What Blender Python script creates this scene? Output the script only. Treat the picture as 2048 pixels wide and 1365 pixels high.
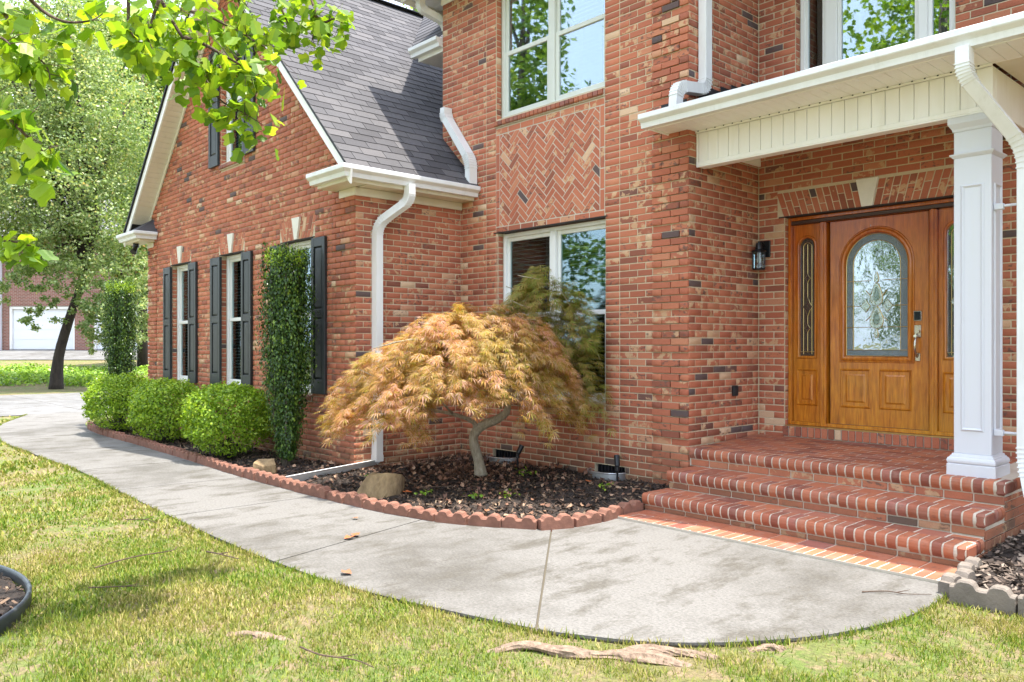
import bpy, math, random
import numpy as np
from mathutils import Vector, Matrix
from mathutils.geometry import tessellate_polygon

for o in list(bpy.data.objects):
    bpy.data.objects.remove(o, do_unlink=True)
SC = bpy.context.scene
COL = SC.collection
random.seed(7)
RNG = np.random.default_rng(11)

# ------------------------------------------------------------------ camera, sky, sun, exposure
EYE = 1.42
cam_d = bpy.data.cameras.new('camera')
cam = bpy.data.objects.new('camera', cam_d)
COL.objects.link(cam)
cam.location = (0, 0, EYE)
cam.rotation_euler = (math.radians(90), 0, math.radians(47.43))
cam_d.sensor_width = 36.0
cam_d.lens = 28.3
cam_d.shift_y = 0.0051
cam_d.clip_end = 2000
SC.camera = cam
FWD = np.array([-0.7365, 0.6766]); FWD /= np.linalg.norm(FWD)
RGT = np.array([FWD[1], -FWD[0]])

SUN = Vector((0.16, 0.15, 1.0)).normalized()          # direction towards the sun
wd = bpy.data.worlds.new('World'); SC.world = wd; wd.use_nodes = True
wn = wd.node_tree
sky = wn.nodes.new('ShaderNodeTexSky'); sky.sky_type = 'NISHITA'
sky.sun_disc = False
sky.sun_elevation = math.asin(SUN.z)
sky.sun_rotation = math.atan2(SUN.x, SUN.y)
sky.air_density = 1.0; sky.dust_density = 2.5; sky.ozone_density = 1.0
bg = wn.nodes['Background']; bg.inputs['Strength'].default_value = 0.15
# a bright, thinly veiled summer sky: the clear sky with an even white haze over all of it
vm = wn.nodes.new('ShaderNodeMix'); vm.data_type = 'RGBA'; vm.inputs[0].default_value = 0.60; vm.inputs[7].default_value = (5.0, 5.45, 6.3, 1)
wn.links.new(sky.outputs[0], vm.inputs[6]); wn.links.new(vm.outputs[2], bg.inputs['Color'])
sl = bpy.data.lights.new('sun', 'SUN'); sl.energy = 2.7; sl.angle = math.radians(0.6); sl.color = (1.0, 0.95, 0.86)
so = bpy.data.objects.new('sun', sl); COL.objects.link(so)
so.rotation_euler = SUN.to_track_quat('Z', 'Y').to_euler()
so.location = (0, 0, 30)
SC.view_settings.view_transform = 'Standard'
SC.view_settings.look = 'None'
SC.view_settings.exposure = 2.05
SC.view_settings.gamma = 1.0
SC.render.engine = 'CYCLES'

# ------------------------------------------------------------------ helpers
def tag(o, label=None, cat=None, group=None, kind=None):
    if label: o['label'] = label
    if cat: o['category'] = cat
    if group: o['group'] = group
    if kind: o['kind'] = kind
    return o

def thing(name, label, cat, loc=(0, 0, 0), rz=0.0, group=None):
    o = bpy.data.objects.new(name, None); COL.objects.link(o)
    o.empty_display_size = 0.1
    o.location = loc; o.rotation_euler = (0, 0, rz)
    return tag(o, label, cat, group)

def link(name, me, mat=None, parent=None, kind=None):
    if mat is not None and len(me.materials) == 0: me.materials.append(mat)
    o = bpy.data.objects.new(name, me); COL.objects.link(o)
    if parent is not None:
        o.parent = parent
        # geometry is given in world coordinates: undo the parents' placement
        m = Matrix.Identity(4); p = parent; chain = []
        while p is not None:
            chain.append(p); p = p.parent
        for p in reversed(chain):
            m = m @ p.matrix_basis
        o.matrix_basis = m.inverted()
    if kind: o['kind'] = kind
    return o

def place(name, me, mw, parent=None, mat=None):
    """object with its own world matrix mw"""
    if mat is not None and len(me.materials) == 0: me.materials.append(mat)
    o = bpy.data.objects.new(name, me); COL.objects.link(o)
    m = Matrix.Identity(4)
    if parent is not None:
        o.parent = parent
        chain = []; p = parent
        while p is not None:
            chain.append(p); p = p.parent
        for p in reversed(chain): m = m @ p.matrix_basis
    o.matrix_basis = m.inverted() @ mw
    return o

class MB:
    def __init__(s): s.v = []; s.f = []
    def add(s, v, f):
        n = len(s.v); s.v += [tuple(p) for p in v]; s.f += [tuple(i + n for i in q) for q in f]; return s
    def box(s, x0, x1, y0, y1, z0, z1):
        v = [(x0,y0,z0),(x1,y0,z0),(x1,y1,z0),(x0,y1,z0),(x0,y0,z1),(x1,y0,z1),(x1,y1,z1),(x0,y1,z1)]
        return s.add(v, [(0,3,2,1),(4,5,6,7),(0,1,5,4),(1,2,6,5),(2,3,7,6),(3,0,4,7)])
    def bbox(s, x0, x1, y0, y1, z0, z1, b=0.004):
        """box with chamfered edges"""
        b = min(b, abs(x1-x0)*.3, abs(y1-y0)*.3, abs(z1-z0)*.3)
        v = []; idx = {}
        for i, x in enumerate((x0, x1)):
            for j, y in enumerate((y0, y1)):
                for k, z in enumerate((z0, z1)):
                    sx, sy, sz = (1-2*i), (1-2*j), (1-2*k)
                    for a, p in enumerate(((x, y+sy*b, z+sz*b), (x+sx*b, y, z+sz*b), (x+sx*b, y+sy*b, z))):
                        idx[i,j,k,a] = len(v); v.append(p)
        f = []
        for i in (0,1): f.append([idx[i,j,k,0] for j,k in ((0,0),(0,1),(1,1),(1,0))][::(1 if i==0 else -1)])
        for j in (0,1): f.append([idx[i,j,k,1] for i,k in ((0,0),(1,0),(1,1),(0,1))][::(1 if j==0 else -1)])
        for k in (0,1): f.append([idx[i,j,k,2] for i,j in ((0,0),(0,1),(1,1),(1,0))][::(1 if k==0 else -1)])
        for j in (0,1):
            for k in (0,1): f.append([idx[0,j,k,1],idx[1,j,k,1],idx[1,j,k,2],idx[0,j,k,2]])
        for i in (0,1):
            for k in (0,1): f.append([idx[i,0,k,0],idx[i,1,k,0],idx[i,1,k,2],idx[i,0,k,2]])
        for i in (0,1):
            for j in (0,1): f.append([idx[i,j,0,0],idx[i,j,1,0],idx[i,j,1,1],idx[i,j,0,1]])
        for i in (0,1):
            for j in (0,1):
                for k in (0,1): f.append([idx[i,j,k,0],idx[i,j,k,1],idx[i,j,k,2]])
        return s.add(v, f)
    def prism(s, poly, fr, d0, d1):
        """polygon [(a,b)] extruded between depths; fr(a,b,d)->xyz"""
        n = len(poly)
        v = [fr(a, b, d0) for a, b in poly] + [fr(a, b, d1) for a, b in poly]
        f = [tuple(range(n))[::-1], tuple(range(n, 2*n))] + [(i, (i+1) % n, n+(i+1) % n, n+i) for i in range(n)]
        return s.add(v, f)
    def tube(s, path, rad, seg=8, cap=True):
        path = [Vector(p) for p in path]; n = len(path)
        if not hasattr(rad, '__len__'): rad = [rad]*n
        rings = []; up = Vector((0,0,1)); px = None
        for i, p in enumerate(path):
            t = (path[min(i+1,n-1)] - path[max(i-1,0)]).normalized()
            if px is None:
                a = up if abs(t.z) < .9 else Vector((1,0,0)); px = t.cross(a).normalized()
            px = (px - t*px.dot(t)).normalized(); py = t.cross(px)
            rings.append([p + (px*math.cos(2*math.pi*k/seg) + py*math.sin(2*math.pi*k/seg))*rad[i] for k in range(seg)])
        v = [q for r in rings for q in r]; f = []
        for i in range(n-1):
            for k in range(seg):
                f.append((i*seg+k, i*seg+(k+1)%seg, (i+1)*seg+(k+1)%seg, (i+1)*seg+k))
        if cap: f += [tuple(range(seg))[::-1], tuple(range((n-1)*seg, n*seg))]
        return s.add(v, f)
    def sweep(s, path, prof, side, closed=False, cap=True):
        """profile [(a,b)] swept on path; a along 'side' vector kept fixed, b along side x tangent"""
        path = [Vector(p) for p in path]; n = len(path); side = Vector(side).normalized(); m = len(prof); v = []
        for i, p in enumerate(path):
            if closed: t0 = (p - path[i-1]).normalized(); t1 = (path[(i+1) % n] - p).normalized()
            else:
                t0 = (p - path[max(i-1,0)]); t1 = (path[min(i+1,n-1)] - p)
                t0 = t0.normalized() if t0.length > 0 else t1.normalized(); t1 = t1.normalized() if t1.length > 0 else t0
            t = (t0+t1).normalized(); w = side.cross(t).normalized(); k = 1/max(.35, t.dot(t1))
            v += [p + side*a + w*(b*k) for a, b in prof]
        f = []; rng = n if closed else n-1
        for i in range(rng):
            j = (i+1) % n
            for q in range(m): f.append((i*m+q, i*m+(q+1)%m, j*m+(q+1)%m, j*m+q))
        if cap and not closed: f += [tuple(range(m))[::-1], tuple(range((n-1)*m, n*m))]
        return s.add(v, f)
    def lathe(s, c, prof, seg=20):
        """profile [(r,z)] about a vertical axis at c"""
        v = []; n = len(prof); f = []
        for r, z in prof:
            for k in range(seg):
                a = 2*math.pi*k/seg; v.append((c[0]+r*math.cos(a), c[1]+r*math.sin(a), c[2]+z))
        for i in range(n-1):
            for k in range(seg): f.append((i*seg+k, i*seg+(k+1)%seg, (i+1)*seg+(k+1)%seg, (i+1)*seg+k))
        return s.add(v, f)
    def mesh(s, name, smooth=False):
        me = bpy.data.meshes.new(name); me.from_pydata(s.v, [], s.f)
        if smooth: me.polygons.foreach_set('use_smooth', [True]*len(me.polygons))
        me.update(); return me
    def build(s, name, mat, parent=None, kind=None, smooth=False):
        me = s.mesh(name, smooth)
        bm_fix(me)
        return link(name, me, mat, parent, kind)

import bmesh
def bm_fix(me):
    bm = bmesh.new(); bm.from_mesh(me); bmesh.ops.recalc_face_normals(bm, faces=bm.faces); bm.to_mesh(me); bm.free()

def fast_mesh(name, V, F, smooth=False):
    """V (n,3), F (m,k) arrays"""
    V = np.asarray(V, dtype=np.float32); F = np.asarray(F, dtype=np.int32); m, k = F.shape
    me = bpy.data.meshes.new(name)
    me.vertices.add(len(V)); me.vertices.foreach_set('co', V.ravel())
    me.loops.add(m*k); me.loops.foreach_set('vertex_index', F.ravel())
    me.polygons.add(m); me.polygons.foreach_set('loop_start', np.arange(0, m*k, k, dtype=np.int32))
    me.polygons.foreach_set('loop_total', np.full(m, k, dtype=np.int32))
    if smooth: me.polygons.foreach_set('use_smooth', np.ones(m, dtype=bool))
    me.update(calc_edges=True); me.validate(); return me

def scatter(name, P, A, B, N, tv, tf):
    """copies of a template (tv (k,3) in frame A,B,N; tf (m,q)) at points P; A,B,N (n,3) carry scale"""
    P, A, B, N = [np.asarray(q, float) for q in (P, A, B, N)]
    tv = np.asarray(tv, float); tf = np.asarray(tf, int); n = len(P); k = len(tv)
    V = P[:, None, :] + tv[None, :, 0:1]*A[:, None, :] + tv[None, :, 1:2]*B[:, None, :] + tv[None, :, 2:3]*N[:, None, :]
    F = (tf[None] + (np.arange(n)*k)[:, None, None]).reshape(-1, tf.shape[1])
    return fast_mesh(name, V.reshape(-1, 3), F)

def unit(v): return v/np.maximum(1e-9, np.linalg.norm(v, axis=-1, keepdims=True))

def frames(N, rng=RNG, droop=None):
    """orthonormal frames for normals N with a random (or drooping) in-plane direction"""
    N = unit(N); r = rng.normal(size=N.shape)
    if droop is not None: r = r*(1-droop[1]) + np.asarray(droop[0])*droop[1]*2
    A = unit(r - N*(r*N).sum(-1, keepdims=True)); B = np.cross(N, A); return A, B, N

def pix(px, py, d):
    """world point on the ray of a photograph pixel at depth d (metres along the view axis)"""
    p = FWD*d + RGT*((px-1024)/1610*d)
    return np.array([p[0], p[1], EYE-(py-693)/1610*d])
def pixel_of(p):
    d = p[0]*FWD[0]+p[1]*FWD[1]; r = p[0]*RGT[0]+p[1]*RGT[1]
    if d < .1: return None
    return 1024+1610*r/d, 693-1610*(p[2]-EYE)/d, d

def vnoise(x, y, s=1.0, seed=0):
    """cheap smooth value noise, arrays in, -1..1"""
    x = np.asarray(x, float)*s; y = np.asarray(y, float)*s
    xi = np.floor(x).astype(int); yi = np.floor(y).astype(int); xf = x-xi; yf = y-yi
    xf = xf*xf*(3-2*xf); yf = yf*yf*(3-2*yf)
    def h(a, b):
        n = (a*374761393 + b*668265263 + seed*69069) & 0x7fffffff
        n = ((n ^ (n >> 13))*1274126177) & 0x7fffffff
        return (n & 0xffff)/32767.5-1
    return (h(xi,yi)*(1-xf)+h(xi+1,yi)*xf)*(1-yf) + (h(xi,yi+1)*(1-xf)+h(xi+1,yi+1)*xf)*yf
# ------------------------------------------------------------------ materials
class NT:
    def __init__(s, name):
        s.m = bpy.data.materials.new(name); s.m.use_nodes = True; s.t = s.m.node_tree; s.n = s.t.nodes; s.b = s.n['Principled BSDF']
        s.out = s.n['Material Output']
    def new(s, t, **k):
        q = s.n.new(t)
        for a, b in k.items(): setattr(q, a, b)
        return q
    def lk(s, a, b): s.t.links.new(a, b)
    def pos(s): return s.new('ShaderNodeNewGeometry').outputs['Position']
    def noise(s, scale, detail=3, rough=.55, vec=None, stretch=None):
        q = s.new('ShaderNodeTexNoise'); q.inputs['Scale'].default_value = scale; q.inputs['Detail'].default_value = detail; q.inputs['Roughness'].default_value = rough
        v = vec if vec is not None else s.pos()
        if stretch:
            mp = s.new('ShaderNodeMapping'); mp.inputs['Scale'].default_value = stretch; s.lk(v, mp.inputs['Vector']); v = mp.outputs[0]
        s.lk(v, q.inputs['Vector']); return q.outputs['Fac']
    def ramp(s, fac, stops, interp='LINEAR'):
        r = s.new('ShaderNodeValToRGB'); r.color_ramp.interpolation = interp; e = r.color_ramp.elements
        while len(e) < len(stops): e.new(.5)
        for q, (p, c) in zip(e, stops):
            q.position = p; q.color = (c, c, c, 1) if not hasattr(c, '__len__') else tuple(c)+(1,)
        s.lk(fac, r.inputs[0]); return r.outputs[0]
    def mix(s, fac, a, b, mode='MIX'):
        q = s.new('ShaderNodeMix', data_type='RGBA', blend_type=mode)
        for v, i in ((fac, 0), (a, 6), (b, 7)):
            if hasattr(v, 'default_value') or hasattr(v, 'links'): s.lk(v, q.inputs[i])
            elif i == 0: q.inputs[0].default_value = v
            else: q.inputs[i].default_value = tuple(v)+(1,)
        return q.outputs[2]
    def math(s, op, a, b=0.0):
        q = s.new('ShaderNodeMath', operation=op)
        for v, i in ((a, 0), (b, 1)):
            if hasattr(v, 'links'): s.lk(v, q.inputs[i])
            else: q.inputs[i].default_value = v
        return q.outputs[0]
    def bump(s, h, strength=.3, dist=.01):
        q = s.new('ShaderNodeBump'); q.inputs['Strength'].default_value = strength; q.inputs['Distance'].default_value = dist
        s.lk(h, q.inputs['Height']); s.lk(q.outputs[0], s.b.inputs['Normal']); return q
    def col(s, c):
        if hasattr(c, 'links'): s.lk(c, s.b.inputs['Base Color'])
        else: s.b.inputs['Base Color'].default_value = tuple(c)+(1,)
        return s
    def set(s, **k):
        for a, b in k.items():
            i = s.b.inputs[a.replace('_', ' ')]
            if hasattr(b, 'links'): s.lk(b, i)
            else: i.default_value = b
        return s
    def rnd(s, island): 
        return s.new('ShaderNodeNewGeometry').outputs['Random Per Island'] if island else s.new('ShaderNodeObjectInfo').outputs['Random']

def simple(name, c, rough=.6, metal=0.0, var=.12, scale=6, bump=0.0, bscale=60, spec=None):
    m = NT(name)
    n = m.noise(scale, 4)
    m.col(m.mix(n, [x*(1-var) for x in c], [min(1, x*(1+var)) for x in c]))
    m.set(Roughness=rough, Metallic=metal)
    if spec is not None: m.b.inputs['Specular IOR Level'].default_value = spec
    if bump: m.bump(m.noise(bscale, 3), bump, .004)
    return m.m

def brick_mat(name, island, sat=1.0):
    m = NT(name); r = m.rnd(island)
    base = m.ramp(r, [(0, (.10,.072,.072)), (.02, (.12,.074,.066)), (.03, (.26,.086,.052)), (.14, (.36,.112,.063)), (.32, (.445,.142,.077)),
                      (.52, (.405,.120,.064)), (.70, (.485,.166,.088)), (.86, (.455,.145,.076)), (.965, (.51,.205,.112)), (.985, (.58,.36,.22)), (1, (.62,.43,.28))])
    r2 = m.math('FRACT', m.math('MULTIPLY', r, 37.7)); r3 = m.math('FRACT', m.math('MULTIPLY', r, 91.3))
    # flashed patches: cream smudges on some bricks, charcoal on others, small pits everywhere
    n1 = m.noise(13, 3, .6); n2 = m.noise(17, 2, .5, stretch=(1.3, 1.3, 2.2)); n3 = m.noise(160, 2)
    cream = m.math('MULTIPLY', m.ramp(n1, [(.53, 0), (.58, 1)]), m.ramp(r2, [(.72, 0), (.76, .9)]))
    c = m.mix(cream, base, (.56,.35,.20))
    dark = m.math('MULTIPLY', m.ramp(n2, [(.54, 0), (.64, 1)]), m.ramp(r3, [(.74, 0), (.80, .85)]))
    c = m.mix(dark, c, (.135,.075,.058))
    pits = m.ramp(n3, [(.30, .55), (.42, 1)])
    c = m.mix(.55, c, m.mix(1.0, c, pits, 'MULTIPLY'))
    big = m.ramp(m.noise(.55, 2), [(.3, .86), (.7, 1.1)])
    c = m.mix(1.0, c, big, 'MULTIPLY')
    # splash dirt and algae low on the wall
    sx = m.new('ShaderNodeSeparateXYZ'); m.lk(m.pos(), sx.inputs[0]); zz = m.math('ADD', sx.outputs[2], m.math('MULTIPLY', m.noise(3.5, 4, .7), .7))
    mr = m.new('ShaderNodeMapRange'); mr.inputs['From Min'].default_value = .85; mr.inputs['From Max'].default_value = .40; m.lk(zz, mr.inputs['Value'])
    c = m.mix(m.math('MULTIPLY', mr.outputs[0], .55), c, (.13,.085,.045))
    m.col(c); m.set(Roughness=.86)
    m.bump(m.math('ADD', m.math('MULTIPLY', n3, .5), m.noise(45, 3)), .55, .004)
    return m.m

def foliage(name, stops, trans=.35, rough=.5, patch=None):
    m = NT(name); r = m.rnd(True)
    c = m.ramp(r, stops)
    if patch:
        c = m.mix(m.ramp(m.noise(patch[0], 2), [(.40, 0), (.62, 1)]), c, m.mix(1.0, c, patch[1], 'MULTIPLY'))
    m.col(c); m.set(Roughness=rough); m.b.inputs['Specular IOR Level'].default_value = .35
    t = m.new('ShaderNodeBsdfTranslucent'); m.lk(m.mix(1.0, c, (1.25,1.2,.55), 'MULTIPLY'), t.inputs['Color'])
    x = m.new('ShaderNodeMixShader'); x.inputs[0].default_value = trans
    m.lk(m.b.outputs[0], x.inputs[1]); m.lk(t.outputs[0], x.inputs[2]); m.lk(x.outputs[0], m.out.inputs['Surface'])
    return m.m

M = {}
M['brick'] = brick_mat('red_brick_single', False)
M['bricks'] = brick_mat('red_brick_field', True)
def mortar():
    m = NT('mortar'); n = m.noise(30, 4)
    m.col(m.mix(n, (.48,.39,.26), (.64,.54,.39))); m.set(Roughness=.95); m.bump(m.noise(120, 3), .5, .003); return m.m
M['mortar'] = mortar()
def step_brick(name, island):
    m = NT(name); r = m.rnd(island)
    c = m.ramp(r, [(0, (.19,.058,.040)), (.25, (.31,.094,.050)), (.55, (.37,.114,.056)), (.85, (.42,.135,.064)), (1, (.29,.105,.08))])
    c = m.mix(m.ramp(m.noise(9, 4), [(.5, 0), (.75, .45)]), c, (.38,.23,.17))
    c = m.mix(m.ramp(m.noise(22, 3), [(.56, 0), (.72, .5)]), c, (.16,.075,.055))
    m.col(c); m.set(Roughness=.62); m.bump(m.noise(80, 3), .35, .003); return m.m
M['step'] = step_brick('step_brick_single', False); M['steps'] = step_brick('step_brick_field', True)
def mortar_pale():
    m = NT('pale_mortar'); n = m.noise(25, 4); m.col(m.mix(n, (.46,.39,.30), (.62,.55,.46))); m.set(Roughness=.95); m.bump(m.noise(120, 3), .4, .002); return m.m
M['mortar_pale'] = mortar_pale()
def trim(name, c, dirt):
    m = NT(name); n = m.ramp(m.noise(2.3, 5, .65, stretch=(1, 1, .25)), [(.45, 0), (.8, 1)])
    n2 = m.ramp(m.noise(9, 4, .7, stretch=(1, 1, .12)), [(.52, 0), (.75, 1)])
    m.col(m.mix(m.math('MAXIMUM', m.math('MULTIPLY', n, .45), m.math('MULTIPLY', n2, .4)), c, dirt)); m.set(Roughness=.42); m.bump(m.noise(25, 3), .06, .003); return m.m
M['white'] = trim('white_trim', (.90,.89,.87), (.70,.67,.60))
M['cream'] = trim('cream_vinyl', (.74,.70,.58), (.55,.50,.38))
M['soffit'] = trim('soffit_vinyl', (.72,.66,.55), (.52,.46,.36))
M['column'] = trim('column_paint', (.63,.64,.69), (.62,.62,.62))
M['gutter'] = trim('gutter_metal', (.78,.79,.79), (.52,.52,.48))
M['sash'] = trim('window_vinyl', (.62,.64,.58), (.42,.43,.38))
M['sash_white'] = trim('window_vinyl_white', (.80,.80,.78), (.6,.6,.56))
M['black'] = simple('black_metal', (.012,.013,.016), .35, .2, .3, 20)
M['shutter'] = simple('shutter_plastic', (.022,.026,.028), .42, 0, .35, 9, .25, 90)
M['flash'] = simple('black_flashing', (.012,.012,.016), .6, 0, .3, 12)
M['lead'] = simple('dark_lintel', (.03,.02,.018), .7, 0, .3, 15)
M['steel'] = simple('galvanised_steel', (.50,.52,.54), .38, .85, .2, 9)
M['nickel'] = simple('satin_nickel', (.55,.50,.43), .22, 1.0, .08, 9)
M['brass'] = simple('brass_came', (.62,.47,.20), .35, .9, .15, 30)
M['keypad'] = simple('keypad_glass', (.01,.012,.02), .08, 0, .1, 9)
M['blind'] = simple('blind_slat', (.80,.83,.85), .6, 0, .06, 9)
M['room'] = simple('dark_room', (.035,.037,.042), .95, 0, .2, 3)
M['stone_white'] = simple('cast_stone', (.72,.69,.60), .75, 0, .12, 12, .25, 60)
def shingle(name, island):
    m = NT(name); r = m.rnd(island)
    c = m.ramp(r, [(0, (.036,.034,.038)), (.35, (.056,.053,.058)), (.7, (.068,.065,.070)), (1, (.088,.082,.085))])
    g = m.noise(260, 2, .7); c = m.mix(1.0, c, m.ramp(g, [(.3, .62), (.7, 1.35)]), 'MULTIPLY')
    c = m.mix(1.0, c, m.ramp(m.noise(1.2, 3), [(.3, .85), (.7, 1.12)]), 'MULTIPLY')
    m.col(c); m.set(Roughness=.85); m.bump(g, .5, .003); return m.m
M['shingle'] = shingle('asphalt_shingle_single', False); M['shingles'] = shingle('asphalt_shingle_field', True)
M['underlay'] = simple('roof_underlay', (.030,.028,.032), .9)
def wood():
    m = NT('varnished_wood'); p = m.pos()
    n = m.noise(7, 5, .62, stretch=(5, 5, .55)); n2 = m.noise(60, 3, .6, stretch=(4, 4, .12)); n3 = m.noise(2.2, 3, .6)
    c = m.ramp(n, [(.25, (.22,.050,.007)), (.45, (.46,.140,.013)), (.62, (.60,.215,.020)), (.8, (.70,.30,.036))])
    c = m.mix(m.ramp(n3, [(.35, 0), (.7, .6)]), c, (.50,.23,.032))
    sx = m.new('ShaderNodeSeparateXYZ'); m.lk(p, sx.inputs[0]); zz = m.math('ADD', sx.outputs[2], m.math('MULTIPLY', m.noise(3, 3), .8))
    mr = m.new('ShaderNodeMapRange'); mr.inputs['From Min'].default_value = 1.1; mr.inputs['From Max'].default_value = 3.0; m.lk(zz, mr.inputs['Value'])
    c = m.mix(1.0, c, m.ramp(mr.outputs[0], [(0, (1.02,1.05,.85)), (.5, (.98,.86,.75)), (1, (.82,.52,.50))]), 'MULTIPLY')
    c = m.mix(1.0, c, m.ramp(n2, [(.3, .7), (.65, 1.12)]), 'MULTIPLY')
    m.col(c); m.set(Roughness=.24); m.b.inputs['Coat Weight'].default_value = .35; m.b.inputs['Coat Roughness'].default_value = .12
    m.bump(n2, .12, .002); return m.m
M['wood'] = wood()
M['wood_dark'] = simple('dark_wood_head', (.055,.022,.014), .4, 0, .3, 8)
M['sweep'] = simple('door_sweep', (.014,.018,.026), .5)
def glass(name, refl=1.0, bump=0.0, tint=(.80,.88,.86), bscale=14, body=None, stretch=None):
    m = NT(name); fr = m.new('ShaderNodeFresnel'); fr.inputs['IOR'].default_value = 1.55
    g = m.new('ShaderNodeBsdfGlossy'); g.inputs['Roughness'].default_value = .015; g.inputs['Color'].default_value = (.80,.90,.95,1)
    t = m.new('ShaderNodeBsdfTransparent'); t.inputs['Color'].default_value = tuple(tint)+(1,)
    back = t.outputs[0]
    if body:
        d = m.new('ShaderNodeBsdfDiffuse'); d.inputs['Color'].default_value = tuple(body[0])+(1,)
        y = m.new('ShaderNodeMixShader'); y.inputs[0].default_value = body[1]; m.lk(t.outputs[0], y.inputs[1]); m.lk(d.outputs[0], y.inputs[2]); back = y.outputs[0]
    x = m.new('ShaderNodeMixShader'); k = m.math('MINIMUM', m.math('MULTIPLY', fr.outputs[0], 2.6*refl), .9)
    m.lk(k, x.inputs[0]); m.lk(back, x.inputs[1]); m.lk(g.outputs[0], x.inputs[2]); m.lk(x.outputs[0], m.out.inputs['Surface'])
    b = m.new('ShaderNodeBump'); b.inputs['Strength'].default_value = max(bump, .02); b.inputs['Distance'].default_value = .02
    m.lk(m.noise(bscale if bump else 1.3, 3, .5, stretch=stretch), b.inputs['Height']); m.lk(b.outputs[0], g.inputs['Normal']); m.lk(b.outputs[0], fr.inputs['Normal'])
    return m.m
M['glass'] = glass('window_glass', .5)
M['glass_upper'] = glass('upper_window_glass', 1.7)
M['glass_door'] = glass('textured_door_glass', 2.4, .10, (.75,.80,.80), 9, ((.16,.19,.18), .15), stretch=(1, 1, .8))
M['glass_grain'] = glass('granular_border_glass', 1.2, .8, (.6,.7,.75), 120, ((.22,.30,.34), .6))
M['glass_bevel'] = glass('bevelled_glass', 2.4, .15, (.9,.95,.9), 30, ((.45,.50,.42), .25))
M['glass_dark'] = glass('smoked_sidelight_glass', 1.0, .1, (.5,.5,.48), 40, ((.07,.065,.055), .5))
def concrete(name, c0, c1, stain):
    m = NT(name)
    n = m.noise(1.1, 5, .6); f = m.noise(55, 4, .7); st = m.noise(.55, 5, .68); sp = m.noise(190, 2)
    c = m.mix(n, c0, c1); c = m.mix(m.ramp(st, [(.49, 0), (.66, .85)]), c, stain)
    st2 = m.noise(2.6, 6, .7, stretch=(1.6, .7, 1)); c = m.mix(m.ramp(st2, [(.50, 0), (.63, .85)]), c, (.082,.073,.058))
    c = m.mix(1.0, c, m.ramp(f, [(.3, .62), (.65, 1.14)]), 'MULTIPLY'); c = m.mix(1.0, c, m.ramp(sp, [(.28, .55), (.40, 1)]), 'MULTIPLY')
    m.col(c); m.set(Roughness=.9); m.bump(m.math('ADD', f, m.math('MULTIPLY', sp, .4)), .35, .004); return m.m
M['concrete'] = concrete('broom_concrete', (.150,.142,.132), (.190,.181,.168), (.080,.073,.062))
M['drive'] = concrete('driveway_concrete', (.165,.162,.158), (.20,.197,.194), (.10,.098,.094))
M['joint'] = simple('joint_dirt', (.10,.085,.06), .95)
M['edging'] = simple('red_edging_concrete', (.215,.098,.066), .92, 0, .55, 14, .9, 70)
M['edging_grey'] = simple('weathered_edging_concrete', (.185,.155,.130), .92, 0, .55, 9, .9, 60)
def soil():
    m = NT('mulch_soil'); n = m.noise(38, 5, .75); c = m.ramp(n, [(.3, (.010,.007,.006)), (.55, (.034,.023,.017)), (.75, (.085,.058,.042))])
    m.col(c); m.set(Roughness=.95); m.bump(n, 1.0, .03); return m.m
M['soil'] = soil()
def chip():
    m = NT('bark_chip'); m.col(m.ramp(m.rnd(True), [(0, (.014,.009,.007)), (.4, (.044,.027,.019)), (.7, (.095,.056,.036)), (.9, (.18,.115,.072)), (1, (.32,.23,.15))])); m.set(Roughness=.85); return m.m
M['chip'] = chip()
def chip2():
    m = NT('grey_bark_chip'); m.col(m.ramp(m.rnd(True), [(0, (.035,.024,.019)), (.4, (.085,.060,.046)), (.75, (.15,.11,.085)), (1, (.30,.24,.19))])); m.set(Roughness=.9); return m.m
M['chip2'] = chip2()
def deadleaf():
    m = NT('dead_leaf'); m.col(m.ramp(m.rnd(True), [(0, (.06,.032,.022)), (.4, (.14,.066,.040)), (.75, (.24,.12,.07)), (1, (.40,.26,.17))])); m.set(Roughness=.7); return m.m
M['deadleaf'] = deadleaf()
M['leaf_orange'] = simple('orange_dead_leaf', (.42,.11,.03), .65, 0, .3, 40)
M['leaf_brown'] = simple('brown_dead_leaf', (.26,.11,.05), .65, 0, .3, 40)
def lawn_mat():
    m = NT('lawn_ground'); n = m.noise(.9, 4, .6); f = m.noise(42, 5, .75); s = m.noise(9, 4, .7)
    c = m.ramp(n, [(.33, (.20,.155,.075)), (.48, (.155,.155,.045)), (.62, (.115,.165,.030)), (.8, (.19,.17,.07))])
    c = m.mix(m.ramp(s, [(.46, 0), (.62, .8)]), c, (.25,.175,.105)); c = m.mix(1.0, c, m.ramp(f, [(.3, .45), (.7, 1.35)]), 'MULTIPLY')
    m.col(c); m.set(Roughness=.95); m.bump(f, .9, .02); return m.m
M['lawn'] = lawn_mat()
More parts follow.
